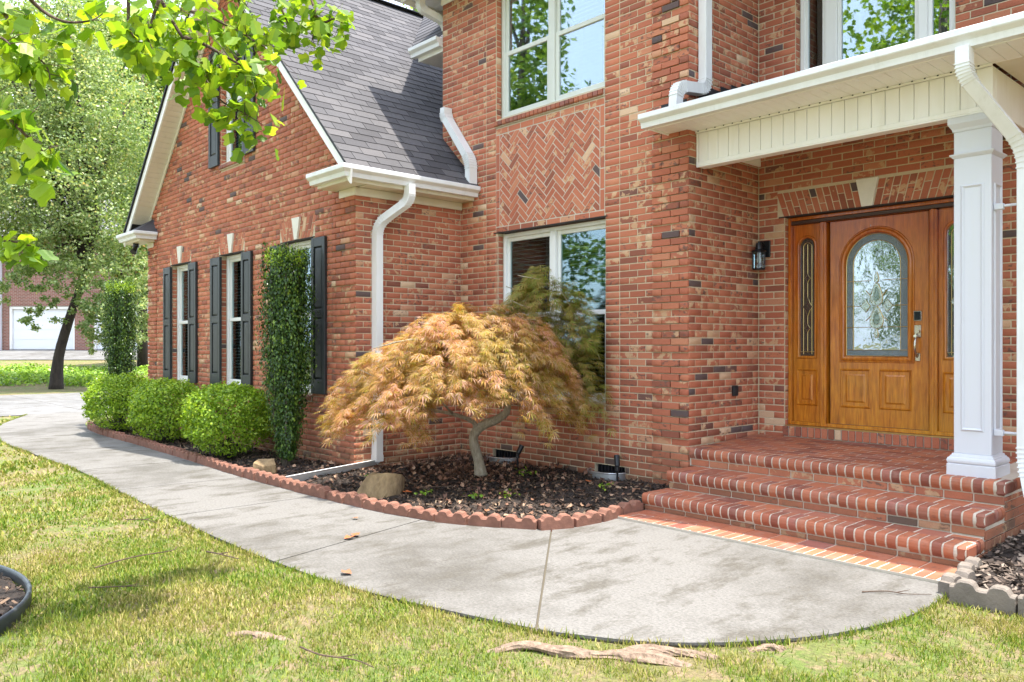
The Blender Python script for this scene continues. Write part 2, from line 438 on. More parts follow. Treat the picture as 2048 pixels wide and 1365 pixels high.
def blade():
    m = NT('grass_blade'); r = m.rnd(True); n = m.noise(.9, 4, .6)
    g = m.ramp(r, [(0, (.075,.150,.012)), (.35, (.140,.225,.018)), (.65, (.215,.285,.026)), (.85, (.29,.30,.045)), (1, (.42,.35,.12))])
    s = m.ramp(r, [(0, (.15,.19,.022)), (.4, (.27,.27,.045)), (.75, (.38,.33,.10)), (1, (.50,.40,.19))])
    c = m.mix(m.ramp(m.math('ADD', m.math('MULTIPLY', n, .55), m.math('MULTIPLY', m.noise(3.1, 4, .7), .45)), [(.43, 1), (.55, 0)]), g, s)
    m.col(c); m.set(Roughness=.55); m.b.inputs['Specular IOR Level'].default_value = .3
    t = m.new('ShaderNodeBsdfTranslucent'); m.lk(c, t.inputs['Color']); x = m.new('ShaderNodeMixShader'); x.inputs[0].default_value = .3
    m.lk(m.b.outputs[0], x.inputs[1]); m.lk(t.outputs[0], x.inputs[2]); m.lk(x.outputs[0], m.out.inputs['Surface']); return m.m
M['blade'] = blade()
def bark(name, a, b, s=14):
    m = NT(name); n = m.noise(s, 5, .7, stretch=(1, 1, .35)); m.col(m.mix(m.ramp(n, [(.3, 0), (.7, 1)]), a, b)); m.set(Roughness=.9); m.bump(n, .8, .02); return m.m
M['bark'] = bark('grey_bark', (.055,.042,.032), (.15,.12,.09))
M['bark_dark'] = bark('dark_bark', (.016,.012,.010), (.055,.040,.030))
M['bark_maple'] = bark('maple_bark', (.20,.165,.11), (.46,.40,.30), 40)
M['root'] = bark('pale_root_bark', (.10,.064,.044), (.32,.23,.165), 26)
M['twig'] = bark('twig_bark', (.06,.035,.025), (.13,.085,.06), 40)
M['stone'] = bark('tan_rock', (.11,.07,.035), (.36,.25,.13), 7)
M['f_box'] = foliage('boxwood_leaf', [(0, (.12,.22,.018)), (.45, (.23,.38,.028)), (.8, (.36,.52,.045)), (1, (.50,.62,.08))], .40, .35)
M['f_holly'] = foliage('holly_leaf', [(0, (.020,.048,.012)), (.5, (.042,.095,.018)), (.85, (.10,.18,.028)), (1, (.22,.33,.045))], .2, .28)
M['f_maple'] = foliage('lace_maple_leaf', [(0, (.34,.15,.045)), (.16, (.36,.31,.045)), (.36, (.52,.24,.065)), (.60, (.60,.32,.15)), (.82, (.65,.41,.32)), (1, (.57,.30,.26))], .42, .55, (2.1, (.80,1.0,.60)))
M['f_maple_shade'] = foliage('shade_maple_leaf', [(0, (.16,.15,.03)), (.4, (.26,.27,.045)), (.7, (.34,.24,.06)), (1, (.42,.24,.12))], .35, .55, (2.1, (.75,1.0,.6)))  # greener rear leaves, with the lobe's shade put into the colour as well
M['f_tulip'] = None
def tulip():
    m = NT('tulip_tree_leaf'); r = m.rnd(False)
    c = m.ramp(r, [(0, (.045,.11,.014)), (.3, (.11,.22,.020)), (.7, (.20,.33,.026)), (1, (.32,.42,.036))])
    m.col(c); m.set(Roughness=.4); t = m.new('ShaderNodeBsdfTranslucent'); m.lk(m.mix(1.0, c, (1.9,1.75,.55), 'MULTIPLY'), t.inputs['Color'])
    x = m.new('ShaderNodeMixShader'); x.inputs[0].default_value = .55; m.lk(m.b.outputs[0], x.inputs[1]); m.lk(t.outputs[0], x.inputs[2]); m.lk(x.outputs[0], m.out.inputs['Surface']); return m.m
M['f_tulip'] = tulip()
M['f_tulips'] = foliage('tulip_tree_leaf_mass', [(0, (.10,.20,.02)), (.5, (.22,.36,.03)), (1, (.38,.48,.045))], .55, .4)
M['f_tree'] = foliage('pale_tree_leaf', [(0, (.12,.19,.065)), (.35, (.23,.32,.11)), (.7, (.35,.43,.18)), (.92, (.54,.60,.36)), (1, (.56,.44,.2))], .42, .45, (.35, (.78,.86,.8)))
M['f_bg'] = foliage('mid_tree_leaf', [(0, (.10,.18,.035)), (.5, (.20,.32,.06)), (1, (.36,.46,.11))], .42, .5)
M['f_cedar'] = foliage('cedar_leaf', [(0, (.09,.17,.045)), (.5, (.19,.30,.08)), (.8, (.32,.38,.10)), (1, (.48,.26,.09))], .35, .6)
M['f_cover'] = foliage('ground_cover_leaf', [(0, (.09,.18,.016)), (.5, (.19,.34,.026)), (1, (.34,.48,.05))], .3, .4)
M['far_brick'] = simple('neighbour_brick', (.26,.10,.075), .9, 0, .3, 8)
M['far_white'] = simple('garage_door_paint', (.76,.77,.82), .5, 0, .03, 2)
M['far_roof'] = simple('neighbour_shingle', (.17,.165,.18), .9, 0, .25, 5)
M['plastic'] = simple('edging_plastic', (.045,.055,.065), .45, 0, .3, 8, .15, 30)
M['blue'] = simple('blue_plastic', (.05,.25,.42), .4)
M['bulb'] = simple('clear_bulb', (.6,.58,.52), .15)
# ------------------------------------------------------------------ the ground, drive and walkway
def sstep(a, b, x):
    t = np.clip((x-a)/(b-a), 0, 1); return t*t*(3-2*t)
def terrain(x, y):
    x = np.asarray(x, float); y = np.asarray(y, float)
    hill = 1.25*np.clip(((x*FWD[0]+y*FWD[1])-27.0)/13.0, 0, 1)*sstep(-27.2, -29.5, x)
    return -0.020 + hill + .012*vnoise(x, y, .9, 3)*(x > -19) 
def make_lawn():
    xs = np.concatenate([np.array([-400,-250,-150,-100,-75]), np.arange(-60,-16,1.0), np.arange(-16,2,.25), np.arange(2,12,1.0), np.array([15,25,60,120,300])])
    ys = np.concatenate([np.array([-300,-120,-60,-40,-25]), np.arange(-16,-2,1.0), np.arange(-2,8,.25), np.arange(8,40,1.5), np.array([45,60,90,150,300])])
    X, Y = np.meshgrid(xs, ys, indexing='ij'); Z = terrain(X, Y)
    ny = len(ys); i, j = np.meshgrid(np.arange(len(xs)-1), np.arange(ny-1), indexing='ij'); a = (i*ny+j).ravel()
    F = np.stack([a, a+ny, a+ny+1, a+1], 1)
    o = link('lawn', fast_mesh('lawn', np.stack([X, Y, Z], -1).reshape(-1, 3), F, True), M['lawn'], None, 'structure'); return o
lawn = make_lawn()

FRONT = [(-1.745,5.125),(-1.70,4.75),(-1.72,4.33),(-1.82,3.96),(-1.94,3.69),(-2.15,3.37),(-2.40,3.11),(-2.65,2.95),(-2.90,2.83),
         (-3.41,2.68),(-4.14,2.51),(-4.97,2.44),(-5.9,2.43),(-6.89,2.45),(-8.49,2.51),(-10.13,2.58),(-12.2,2.54),(-14.26,2.55),(-16.6,2.95),(-17.8,3.35),(-19.1,3.9)]
INNER = [(-4.33,5.125),(-4.33,4.86),(-4.40,4.46),(-4.62,4.26),(-5.02,4.03),(-5.36,3.93),(-5.95,3.83),(-6.89,3.78),(-8.4,3.76),(-10.1,3.82),(-12.2,3.88),(-14.2,3.90),(-15.4,4.05),(-17.0,4.5),(-19.1,5.6)]
SLABS = [([0,8],[0,2]), ([8,11],[2,5]), ([11,13],[5,7]), ([13,14],[7,8]), ([14,15],[8,9]), ([15,16],[9,10]), ([16,17],[10,11]), ([17,20],[11,14])]
def smooth_line(pts, n=4):
    """Catmull-Rom through the points"""
    p = [np.array(q) for q in pts]; out = []
    for i in range(len(p)-1):
        a, b, c, d = p[max(i-1,0)], p[i], p[i+1], p[min(i+2,len(p)-1)]
        for k in range(n):
            t = k/n; out.append(.5*((2*b)+(-a+c)*t+(2*a-5*b+4*c-d)*t*t+(-a+3*b-3*c+d)*t**3))
    out.append(p[-1]); return out
FS = smooth_line(FRONT, 4); IS = smooth_line(INNER, 4)
walk = MB()
base_poly = [tuple(q) for q in FS] + [tuple(q) for q in IS[::-1]]
def flat(poly, z0, z1):
    m = MB(); n = len(poly)
    tri = tessellate_polygon([[Vector((x, y, 0)) for x, y in poly]])
    m.add([(x, y, z1) for x, y in poly] + [(x, y, z0) for x, y in poly], [tuple(t) for t in tri] + [(i, (i+1) % n, n+(i+1) % n, n+i) for i in range(n)])
    return m
walkway = flat(base_poly, -.10, -.014).build('walkway', M['joint'], None, 'structure')
for (f0, f1), (i0, i1) in SLABS:
    a = FS[f0*4:f1*4+1]; b = IS[i0*4:i1*4+1]
    # shrink the ends for the joint
    a = [np.array(q) for q in a]; b = [np.array(q) for q in b]
    g = .007
    if f0 > 0: a[0] = a[0] + (a[1]-a[0])/np.linalg.norm(a[1]-a[0])*g; b[0] = b[0] + (b[1]-b[0])/np.linalg.norm(b[1]-b[0])*g
    a[-1] = a[-1] - (a[-1]-a[-2])/np.linalg.norm(a[-1]-a[-2])*g; b[-1] = b[-1] - (b[-1]-b[-2])/np.linalg.norm(b[-1]-b[-2])*g
    flat([tuple(q) for q in a] + [tuple(q) for q in b[::-1]], -.07, 0).build('slab', M['concrete'], walkway)
drive = MB().box(-27.2, -19.13, -30, 30, -.08, -.016).build('driveway', M['joint'], None, 'structure')
for k in range(-7, 8):
    MB().box(-27.2, -19.13, k*4.2+.9, k*4.2+.9+4.185, -.06, -.004).build('slab', M['drive'], drive)
# the neighbour's drive on the rise
MB().box(0, 1, 0, 1, 0, 1)
nd = MB(); c = pix(150, 700, 37.5)
def nrot(a, b, z):   # a along the neighbour's facade (to the right), b towards the camera
    p = np.array(pix(150, 693, 40.0)[:2]) + RGT*a - FWD*b
    return (p[0], p[1], z)
nd.add([nrot(-12, 4.5, .83), nrot(9, 4.5, .83), nrot(9, -.3, 1.262), nrot(-12, -.3, 1.262)], [(0,1,2,3)])
nd.build('neighbour_driveway', M['drive'], None, 'structure')

# ------------------------------------------------------------------ planting beds
def inside(poly, x, y):
    r = np.zeros(x.shape, bool); n = len(poly)
    for i in range(n):
        x0, y0 = poly[i]; x1, y1 = poly[(i+1) % n]
        c = ((y0 > y) != (y1 > y)) & (x < (x1-x0)*(y-y0)/((y1-y0) if y1 != y0 else 1e-9)+x0); r ^= c
    return r
BED = [tuple(q) for q in IS if -16.0 < q[0] and q[1] <= 5.0] 
BED = [(-4.33, 5.9)] + [(x, y+.05) for x, y in BED] + [(-16.4, 4.6), (-16.0, 5.6), (-14.6, 5.6), (-14.4, 4.85), (-7.7, 4.85), (-7.7, 6.36), (-4.33, 6.36)]
def bed_h(x, y):
    d = np.clip((np.asarray(y)-3.85)/2.3, 0, 1)
    return .015 + .075*d + .018*vnoise(x, y, 5, 5) + .010*vnoise(x, y, 14, 6)
def make_bed(name, poly, hf, step):
    px = [p[0] for p in poly]; py = [p[1] for p in poly]
    xs = np.arange(min(px), max(px)+step, step); ys = np.arange(min(py), max(py)+step, step)
    X, Y = np.meshgrid(xs, ys, indexing='ij'); Z = hf(X, Y); ny = len(ys)
    i, j = np.meshgrid(np.arange(len(xs)-1), np.arange(ny-1), indexing='ij')
    ok = inside(poly, (X[:-1,:-1]+step/2), (Y[:-1,:-1]+step/2)).ravel(); a = (i*ny+j).ravel()[ok]
    return link(name, fast_mesh(name, np.stack([X,Y,Z],-1).reshape(-1,3), np.stack([a,a+ny,a+ny+1,a+1],1), True), M['soil'], None, 'structure')
make_bed('flower_bed', BED, bed_h, .05)
BED2 = [(-1.66,4.95),(-1.72,5.5),(-1.775,5.6),(-1.775,7.45),(1.5,7.45),(1.5,4.95)]
def bed2_h(x, y): return .045 + .05*np.clip((np.asarray(y)-4.9)/2, 0, 1) + .015*vnoise(x, y, 6, 8)
make_bed('side_bed', BED2, bed2_h, .05)

def chips(name, poly, hf, n, lab, seed, smin=.010, smax=.034, mat='chip'):
    rng = np.random.default_rng(seed); px = [p[0] for p in poly]; py = [p[1] for p in poly]
    P = np.stack([rng.uniform(min(px), max(px), n*2), rng.uniform(min(py), max(py), n*2)], 1)
    P = P[inside(poly, P[:,0], P[:,1])][:n]; z = hf(P[:,0], P[:,1]) + rng.uniform(.0, .014, len(P))
    N = rng.normal(size=(len(P),3))*.55 + np.array([0,0,1]); A, B, N = frames(N, rng); s = rng.uniform(smin, smax, len(P))[:,None]
    tv = [(-1,-.3,0),(.9,-.36,.05),(1,.3,.0),(-.8,.35,.06)]
    me = scatter(name, np.c_[P, z], A*s, B*s*rng.uniform(.5,1.1,(len(P),1)), N*s, tv, [(0,1,2,3)])
    return tag(link(name, me, M[mat], None), lab, 'mulch', kind='stuff')
chips('mulch_chips', BED, bed_h, 15000, 'dark bark mulch covering the long flower bed', 21)
chips('side_mulch_chips', BED2, bed2_h, 6500, 'grey brown bark mulch in the small bed beside the steps', 22, .012, .04, 'chip2')

LEAFV = [(0,0,0),(.35,-.30,.06),(.62,-.42,.16),(.78,-.20,.05),(1.05,-.05,.12),(.80,.18,.03),(.60,.40,.14),(.35,.30,.08)]
LEAFF = [(0,1,2,3),(0,3,4,5),(0,5,6,7)]
def litter(n, seed):
    rng = np.random.default_rng(seed)
    P = np.stack([rng.normal(-6.9, .75, n*3), rng.normal(5.55, .50, n*3)], 1); Q = np.stack([rng.uniform(-9, -4.6, n), rng.uniform(4.0, 6.2, n)], 1)
    P = np.concatenate([P, Q]); P = P[inside(BED, P[:,0], P[:,1])]; rng.shuffle(P); P = P[:n]
    z = bed_h(P[:,0], P[:,1]) + rng.uniform(.008, .03, len(P)); A, B, N = frames(rng.normal(size=(len(P),3))*.5+np.array([0,0,1]), rng); s = rng.uniform(.03,.065,(len(P),1))
    me = scatter('leaf_litter', np.c_[P, z], A*s, B*s, N*s*2.2, LEAFV, LEAFF)
    tag(link('leaf_litter', me, M['deadleaf'], None), 'brown dead leaves lying round the maple trunk', 'leaf litter', kind='stuff')
litter(1150, 31)
# ------------------------------------------------------------------ the brick house
YD, XA, YM, XW, YG, XL, XR = 7.51, -4.406, 6.287, -7.778, 4.78, -14.477, 1.6
BL, BH, BJ = .203, .0677, .0105
house = thing('brick_house', 'red brick house with shuttered gable wing and white portico', 'house', (XA, YM, 0))
def frS(y0): return lambda u, z, d: (u, y0+d, z)          # wall facing the lawn (-Y); d goes into the wall
def frE(x0): return lambda u, z, d: (x0-d, u, z)          # wall facing the portico side (+X)

def plate(outer, holes, fr, d0, d1, reveal=None, mb=None):
    """flat plate with holes; front face at d0, back at d1"""
    m = mb or MB(); loops = [outer]+holes; pts = [p for l in loops for p in l]
    tri = tessellate_polygon([[Vector((a, b, 0)) for a, b in l] for l in loops]); n = len(pts)
    v = [fr(a, b, d0) for a, b in pts] + [fr(a, b, d1) for a, b in pts]
    f = [tuple(t) for t in tri] + [tuple(i+n for i in t) for t in tri]; s = 0
    for l in loops:
        k = len(l)
        for i in range(k): f.append((s+i, s+(i+1) % k, n+s+(i+1) % k, n+s+i))
        s += k
    return m.add(v, f)
def rect(a0, a1, b0, b1): return [(a0,b0),(a1,b0),(a1,b1),(a0,b1)]

# ---- brick layout: every brick is a record (frame kind, plane, u0, u1, z0, z1, proud, wall)
BR = []
def lay(kind, plane, wall, u0, u1, z0, z1, holes=(), clip=None, quoins=(), stacks=(), phase=0.0):
    nc = int(math.ceil((z1-z0)/BH - .3)); rr = random.Random(hash((kind, round(plane*100))) & 0xffff)
    for i in range(nc):
        za = z0+i*BH; zb = min(za+BH-BJ, z1); zm = (za+zb)/2
        if zb-za < .015: continue
        iv = [(u0, u1)]
        if clip:
            c = clip(zm)
            if c is None: continue
            iv = [(max(u0, c[0]), min(u1, c[1]))]
        for h in holes:
            if h[2]-.012 < zm < h[3]+.012:
                iv = [p for a, b in iv for p in ((a, min(b, h[0])), (max(a, h[1]), b)) if p[1]-p[0] > .02]
        zones = [(a, b, 0) for a, b in stacks]
        cuts = sorted([q for st in stacks for q in st] + [q[0] for q in quoins] + [q[1] for q in quoins])
        for a, b in iv:
            edges = [a]+[c for c in cuts if a+.01 < c < b-.01]+[b]
            for ea, eb in zip(edges[:-1], edges[1:]):
                mid = (ea+eb)/2; proud = 0.0; st = any(s0 < mid < s1 for s0, s1 in stacks)
                for q0, q1, zq in quoins:
                    if q0 < mid < q1 and (i-zq) % 6 != 5: proud = .016
                if st: BR.append((kind, plane, ea+BJ/2, eb-BJ/2, za, zb, 0, wall)); continue
                off = phase + (BL/2 if i % 2 else 0); k = math.floor((ea-off)/BL); ps = [ea]
                while True:
                    k += 1; p = off+k*BL
                    if p > eb-.045: break
                    if p > ea+.045: ps.append(p)
                ps.append(eb)
                for pa, pb in zip(ps[:-1], ps[1:]):
                    BR.append((kind, plane, pa+BJ/2+rr.uniform(-.0015,.0015), pb-BJ/2+rr.uniform(-.0015,.0015), za+rr.uniform(-.001,.001), zb+rr.uniform(-.001,.001), proud+rr.uniform(-.0015,.002), wall))
def jamb(kind_face, X, y0, y1, z0, z1, wall):
    """bricks showing in a reveal that faces +X"""
    n = int((z1-z0)/BH)
    for i in range(n): BR.append(('E', X, y0+.014, y1, z0+i*BH, z0+i*BH+BH-BJ, 0, wall))

MD = .0048   # mortar set back
# openings
W_UP = (-7.125, -5.44, 4.09, 5.62); PANEL = (-7.125, -5.44, 2.754, 4.09); W_LO = (-7.096, -5.43, .83, 2.754)
GW = [(-13.39, -12.63), (-11.445, -10.71), (-9.53, -8.755)]; GZ = (.85, 2.735); GU = (-11.45, -10.65, 4.06, 5.75)
DOOR = (-4.117, -2.36, .62, 2.72); W2 = (-4.0, -2.53, 4.11, 5.62)
VENTS = [(-7.18, -6.74, .06, .205), (-5.575, -5.175, .07, .205)]

def sheet(name, outer, holes, fr, md=MD):
    m = plate(outer, holes, fr, md, .115); return m.build(name, M['mortar'], house)
gable_wall = sheet('gable_wall', [(XL,-.3),(XW-.008,-.3),(XW-.008,3.45),(-11.13,6.80),(XL,3.45)],
                   [rect(a, b, *GZ) for a, b in GW]+[rect(GU[0],GU[1],GU[2],GU[3])], frS(YG), .012)
main_wall = sheet('main_wall', rect(-8.153, XA-.008, -.3, 5.9), [rect(*W_UP), rect(*W_LO)]+[rect(*v) for v in VENTS], frS(YM))
door_wall = sheet('door_wall', rect(XA-.1, XR, .3, 5.9), [rect(*DOOR), rect(*W2)], frS(YD))
side_wall = sheet('wing_side_wall', rect(YG+.008, YM+.1, -.3, 3.45), [], frE(XW))
porch_side_wall = sheet('portico_side_wall', rect(YM+.008, YD+.1, .3, 5.9), [], frE(XA))
MB().box(-8.15, -8.05, YM+.12, 13, 3.0, 5.9).build('rear_wing_wall', M['far_brick'], house)
MB().add([(XL+.01,YG+.12,-.3),(XL+.01,14,-.3),(XL+.01,14,3.45),(XL+.01,YG+.12,3.45)], [(0,1,2,3)]).build('wing_end_wall', M['far_brick'], house)
MB().box(XR-.1, XR, YD+.12, 13, -.1, 5.9).build('main_end_wall', M['far_brick'], house)

JACK = [(a-.06, b+.06, GZ[1], 2.998) for a, b in GW]
def gclip(z):
    w = 3.45+ (XW+.0) ; h = max(0, z-3.43); a = XL+h; b = XW-h
    return (a, b) if b-a > .1 else None
Z0 = -.055
lay('S', YG, gable_wall, XL, XW, Z0, 6.75, [(a, b, *GZ) for a, b in GW]+JACK+[GU, (GU[0],GU[1],GU[2]-.09,GU[2])]+[(a, b, GZ[0]-.10, GZ[0]) for a, b in GW], gclip,
    quoins=[(XL, XL+.40, 0), (XW-.50, XW, 2)], phase=XW)
lay('S', YM, main_wall, -8.153, XA, Z0, 5.86, [W_UP, PANEL, W_LO, (W_LO[0], W_LO[1], .735, .83)]+VENTS, None, quoins=[(XA-.424, XA, 3)], stacks=[(-7.303, -7.125), (-5.44, -5.243)], phase=XA)
lay('S', YD, door_wall, XA, XR, .49, 5.86, [DOOR, (-4.19, -2.29, 2.72, 2.968), W2, (W2[0], W2[1], 4.01, 4.11), (DOOR[0], DOOR[1], .5, .62)], None, phase=XA+.07)
lay('E', XW, side_wall, YG, YM, Z0, 3.4, phase=YG)
lay('E', XA, porch_side_wall, YM, YD, .49-BH*8, 5.86, phase=YM)
for X, y, z0, z1, w in [(W_UP[0], YM, 4.09, 5.6, main_wall), (W_LO[0], YM, .83, 2.75, main_wall), (DOOR[0], YD, .62, 2.72, door_wall), (W2[0], YD, 4.11, 5.6, door_wall)]+[(a, YG, GZ[0], GZ[1], gable_wall) for a, b in GW]+[(GU[0], YG, 4.06, 5.7, gable_wall)]:
    jamb('E', X+.0045, y, y+.084, z0, z1, w)

# choose the 300 bricks that show largest; the rest become one piece of brickwork
def brick_world(b):
    k, pl, u0, u1, z0, z1, pr, w = b
    return [(u, pl, z) if k == 'S' else (pl, u, z) for u, z in ((u0,z0),(u1,z0),(u1,z1),(u0,z1))]
def brick_area(b):
    q = [pixel_of(p) for p in brick_world(b)]
    if any(p is None for p in q): return 0
    if not all(0 < p[0] < 2048 and 0 < p[1] < 1365 for p in q): return 0
    cx = sum(p[0] for p in q)/4; cy = sum(p[1] for p in q)/4
    if 1893 < cx < 2048 and cy > 60: return 0                       # behind the column
    if b[1] == YD and 95 < cy < 300 and cx > 1380: return 0          # behind the beam
    if b[1] == YM and cx < 1160 and cy > 560: return 0                # behind the maple
    if b[1] == XA and cy < 335: return 0
    return abs(sum(q[i][0]*q[(i+1)%4][1]-q[(i+1)%4][0]*q[i][1] for i in range(4)))/2
order = sorted(range(len(BR)), key=lambda i: -brick_area(BR[i])); single = set(order[:300])
CH = .0024
_bm = {}
def brick_mesh(L, H):
    key = (round(L, 3), round(H, 3))
    if key not in _bm:
        L, H = key; a, h = L/2, H/2; m = MB()
        v = [(-a+CH,0,-h+CH),(a-CH,0,-h+CH),(a-CH,0,h-CH),(-a+CH,0,h-CH),(-a,CH,-h),(a,CH,-h),(a,CH,h),(-a,CH,h),(-a,.02,-h),(a,.02,-h),(a,.02,h),(-a,.02,h)]
        f = [(0,1,2,3)]+[(4+i,4+(i+1)%4,(i+1)%4,i) for i in range(4)]+[(8+i,8+(i+1)%4,4+(i+1)%4,4+i) for i in range(4)]
        m.add(v, f); me = m.mesh('brick'); me.materials.append(M['brick']); _bm[key] = me
    return _bm[key]
R90 = Matrix.Rotation(math.pi/2, 4, 'Z')
V, F = [], []
for i, b in enumerate(BR):
    k, pl, u0, u1, z0, z1, pr, w = b
    if i in single:
        me = brick_mesh(u1-u0, z1-z0); u, z = (u0+u1)/2, (z0+z1)/2
        mw = Matrix.Translation((u, pl-pr, z)) if k == 'S' else Matrix.Translation((pl+pr, u, z)) @ R90
        place('brick', me, mw, w)
    else:
        fr = frS(pl) if k == 'S' else frE(pl); n = len(V); d0, d1, d2 = -pr, -pr+CH, .02
        V += [fr(u0+CH,z0+CH,d0),fr(u1-CH,z0+CH,d0),fr(u1-CH,z1-CH,d0),fr(u0+CH,z1-CH,d0)]
        for d in (d1, d2): V += [fr(u0,z0,d),fr(u1,z0,d),fr(u1,z1,d),fr(u0,z1,d)]
        F += [(n,n+1,n+2,n+3)]+[(n+4+j,n+4+(j+1)%4,n+(j+1)%4,n+j) for j in range(4)]+[(n+8+j,n+8+(j+1)%4,n+4+(j+1)%4,n+4+j) for j in range(4)]
link('brickwork', fast_mesh('brickwork', V, F), M['bricks'], house, 'stuff')

# ---- bricks cut to other shapes (arches, herringbone, sills)
def shaped(name, poly, fr, d0, parent, mat=None, d1=.02):
    m = MB(); n = len(poly); c = (sum(p[0] for p in poly)/n, sum(p[1] for p in poly)/n)
    def ins(p):
        dx, dy = c[0]-p[0], c[1]-p[1]; l = math.hypot(dx, dy)+1e-9; return (p[0]+dx/l*CH*1.3, p[1]+dy/l*CH*1.3)
    v = [fr(*ins(p), d0) for p in poly]+[fr(*p, d0+CH) for p in poly]+[fr(*p, d1) for p in poly]
    f = [tuple(range(n))]+[(n+i, n+(i+1)%n, (i+1)%n, i) for i in range(n)]+[(2*n+i, 2*n+(i+1)%n, n+(i+1)%n, n+i) for i in range(n)]
    m.add(v, f); return m.build(name, mat or M['brick'], parent)
def clip_poly(poly, a0, a1, b0, b1):
    for ax, lim, sg in ((0,a0,1),(0,a1,-1),(1,b0,1),(1,b1,-1)):
        out = []; n = len(poly)
        for i in range(n):
            p, q = poly[i], poly[(i+1)%n]; ip, iq = sg*(p[ax]-lim) >= 0, sg*(q[ax]-lim) >= 0
            if ip: out.append(p)
            if ip != iq:
                t = (lim-p[ax])/(q[ax]-p[ax]); out.append((p[0]+(q[0]-p[0])*t, p[1]+(q[1]-p[1])*t))
        poly = out
        if len(poly) < 3: return []
    return poly
def poly_area(p): return abs(sum(p[i][0]*p[(i+1)%len(p)][1]-p[(i+1)%len(p)][0]*p[i][1] for i in range(len(p))))/2

fp = frS(YM)
panel = plate(rect(-7.125, -5.44, 2.754, 3.985), [], fp, MD-.002, .1).build('herringbone_panel', M['mortar_pale'], house)
A0, A1, B0, B1 = -7.058, -5.506, 2.822, 3.902; W = .0677; g = .0048; c45 = math.sqrt(.5); cxp, czp = -6.283, 3.36
for x in range(-26, 27):
    for y in range(-26, 27):
        q = (x-y) % 6
        if q == 0: r = (x*W+g, (x+3)*W-g, y*W+g, (y+1)*W-g)
        elif q == 5: r = (x*W+g, (x+1)*W-g, y*W+g, (y+3)*W-g)
        else: continue
        poly = [(cxp+(a-b)*c45, czp+(a+b)*c45) for a, b in rect(*r)]
        poly = clip_poly(poly, A0+.004, A1-.004, B0+.004, B1-.004)
        if len(poly) >= 3 and poly_area(poly) > .0009: shaped('brick', poly, fp, random.uniform(-.002,.002), panel)
def row(name, a0, a1, b0, b1, n, fr, parent, axis='u', mat=None, d0=0.0):
    for i in range(n):
        if axis == 'u': p = rect(a0+(a1-a0)*i/n+.005, a0+(a1-a0)*(i+1)/n-.005, b0, b1)
        else: p = rect(a0, a1, b0+(b1-b0)*i/n+.005, b0+(b1-b0)*(i+1)/n-.005)
        shaped(name, p, fr, d0+random.uniform(-.0015,.0015), parent, mat)
row('border_brick', -7.125, -5.44, 3.910, 3.972, 8, fp, panel)
row('border_brick', -7.125, -5.44, 2.758, 2.815, 8, fp, panel)
row('border_brick', -7.120, -7.064, 2.822, 3.902, 5, fp, panel, 'z')
row('border_brick', -5.500, -5.446, 2.822, 3.902, 5, fp, panel, 'z')

def sill(u0, u1, z1, y, parent, proud=.035, h=.085):
    """row of sloping rowlock bricks under a window"""
    n = max(3, int(round((u1-u0)/.068))); s = MB().box(u0, u1, y-.012, y+.10, z1-h-.012, z1-.03).build('window_sill', M['mortar_pale'], parent)
    for i in range(n):
        a = u0+(u1-u0)*i/n+.005; b = u0+(u1-u0)*(i+1)/n-.005
        prof = [(y+.09, z1), (y-proud+.012, z1-.026), (y-proud, z1-.034), (y-proud, z1-h+.012), (y-proud+.008, z1-h), (y+.09, z1-h)]
        m = MB(); m.prism(prof, lambda p, q, d: (d, p, q), a, b); m.build('sill_brick', M['step'], s)
sill(W_UP[0], W_UP[1], 4.088, YM, house); sill(W_LO[0], W_LO[1], .832, YM, house); sill(W2[0]-.03, W2[1]+.03, 4.108, YD, house)
for a, b in GW: sill(a, b, GZ[0], YG, house, .03)
sill(GU[0], GU[1], 4.058, YG, house, .03)

def jack_arch(u0, u1, z0, z1, y, key, parent, name='jack_arch'):
    fr = frS(y); arch = plate(rect(u0-.07, u1+.07, z0, z1), [], fr, MD-.0014, .1).build(name, M['mortar'], parent)
    c = (key[0]+key[1])/2; H = z1-z0; kt, kb = (key[1]-key[0])/2, key[2]/2; splay = (kt-kb)
    for side in (-1, 1):
        w = (c-u0 if side < 0 else u1-c)-kb; n = max(2, int(round(w/.0677)))
        for i in range(n):
            f0, f1 = i/n, (i+1)/n
            def X(f, t): return c+side*(kb+w*f + splay*t*(1+f*.55))
            sp = .36 if i % 2 else .64
            for t0, t1 in ((0, sp), (sp, 1)):
                q = [(X(f0,t0)+side*.005, z0+H*t0+.004), (X(f1,t0)-side*.005, z0+H*t0+.004), (X(f1,t1)-side*.005, z0+H*t1-.004), (X(f0,t1)+side*.005, z0+H*t1-.004)]
                shaped('arch_brick', q if side > 0 else q[::-1], fr, random.uniform(-.002,.0006), arch)
    m = MB(); m.prism([(c-kb, z0+.003), (c+kb, z0+.003), (c+kt, z1+.012), (c-kt, z1+.012)], fr, -.022, .05); m.build('keystone', M['stone_white'], parent)
jack_arch(DOOR[0]-.01, DOOR[1]+.01, 2.722, 2.968, YD, (-3.382, -3.178, .10), house)
for a, b in GW: jack_arch(a-.0, b+.0, GZ[1]+.003, 2.998, YG, ((a+b)/2-.10, (a+b)/2+.10, .07), house)
for w, y in ((W_LO, YM), (DOOR, YD)): MB().box(w[0]-.06, w[1]+.03, y-.006, y+.088, w[3]-.006, w[3]+.006).build('steel_lintel', M['lead'], house)
for a, b in GW: MB().box(a-.04, b+.04, YG-.005, YG+.085, GZ[1]-.006, GZ[1]+.004).build('steel_lintel', M['lead'], house)
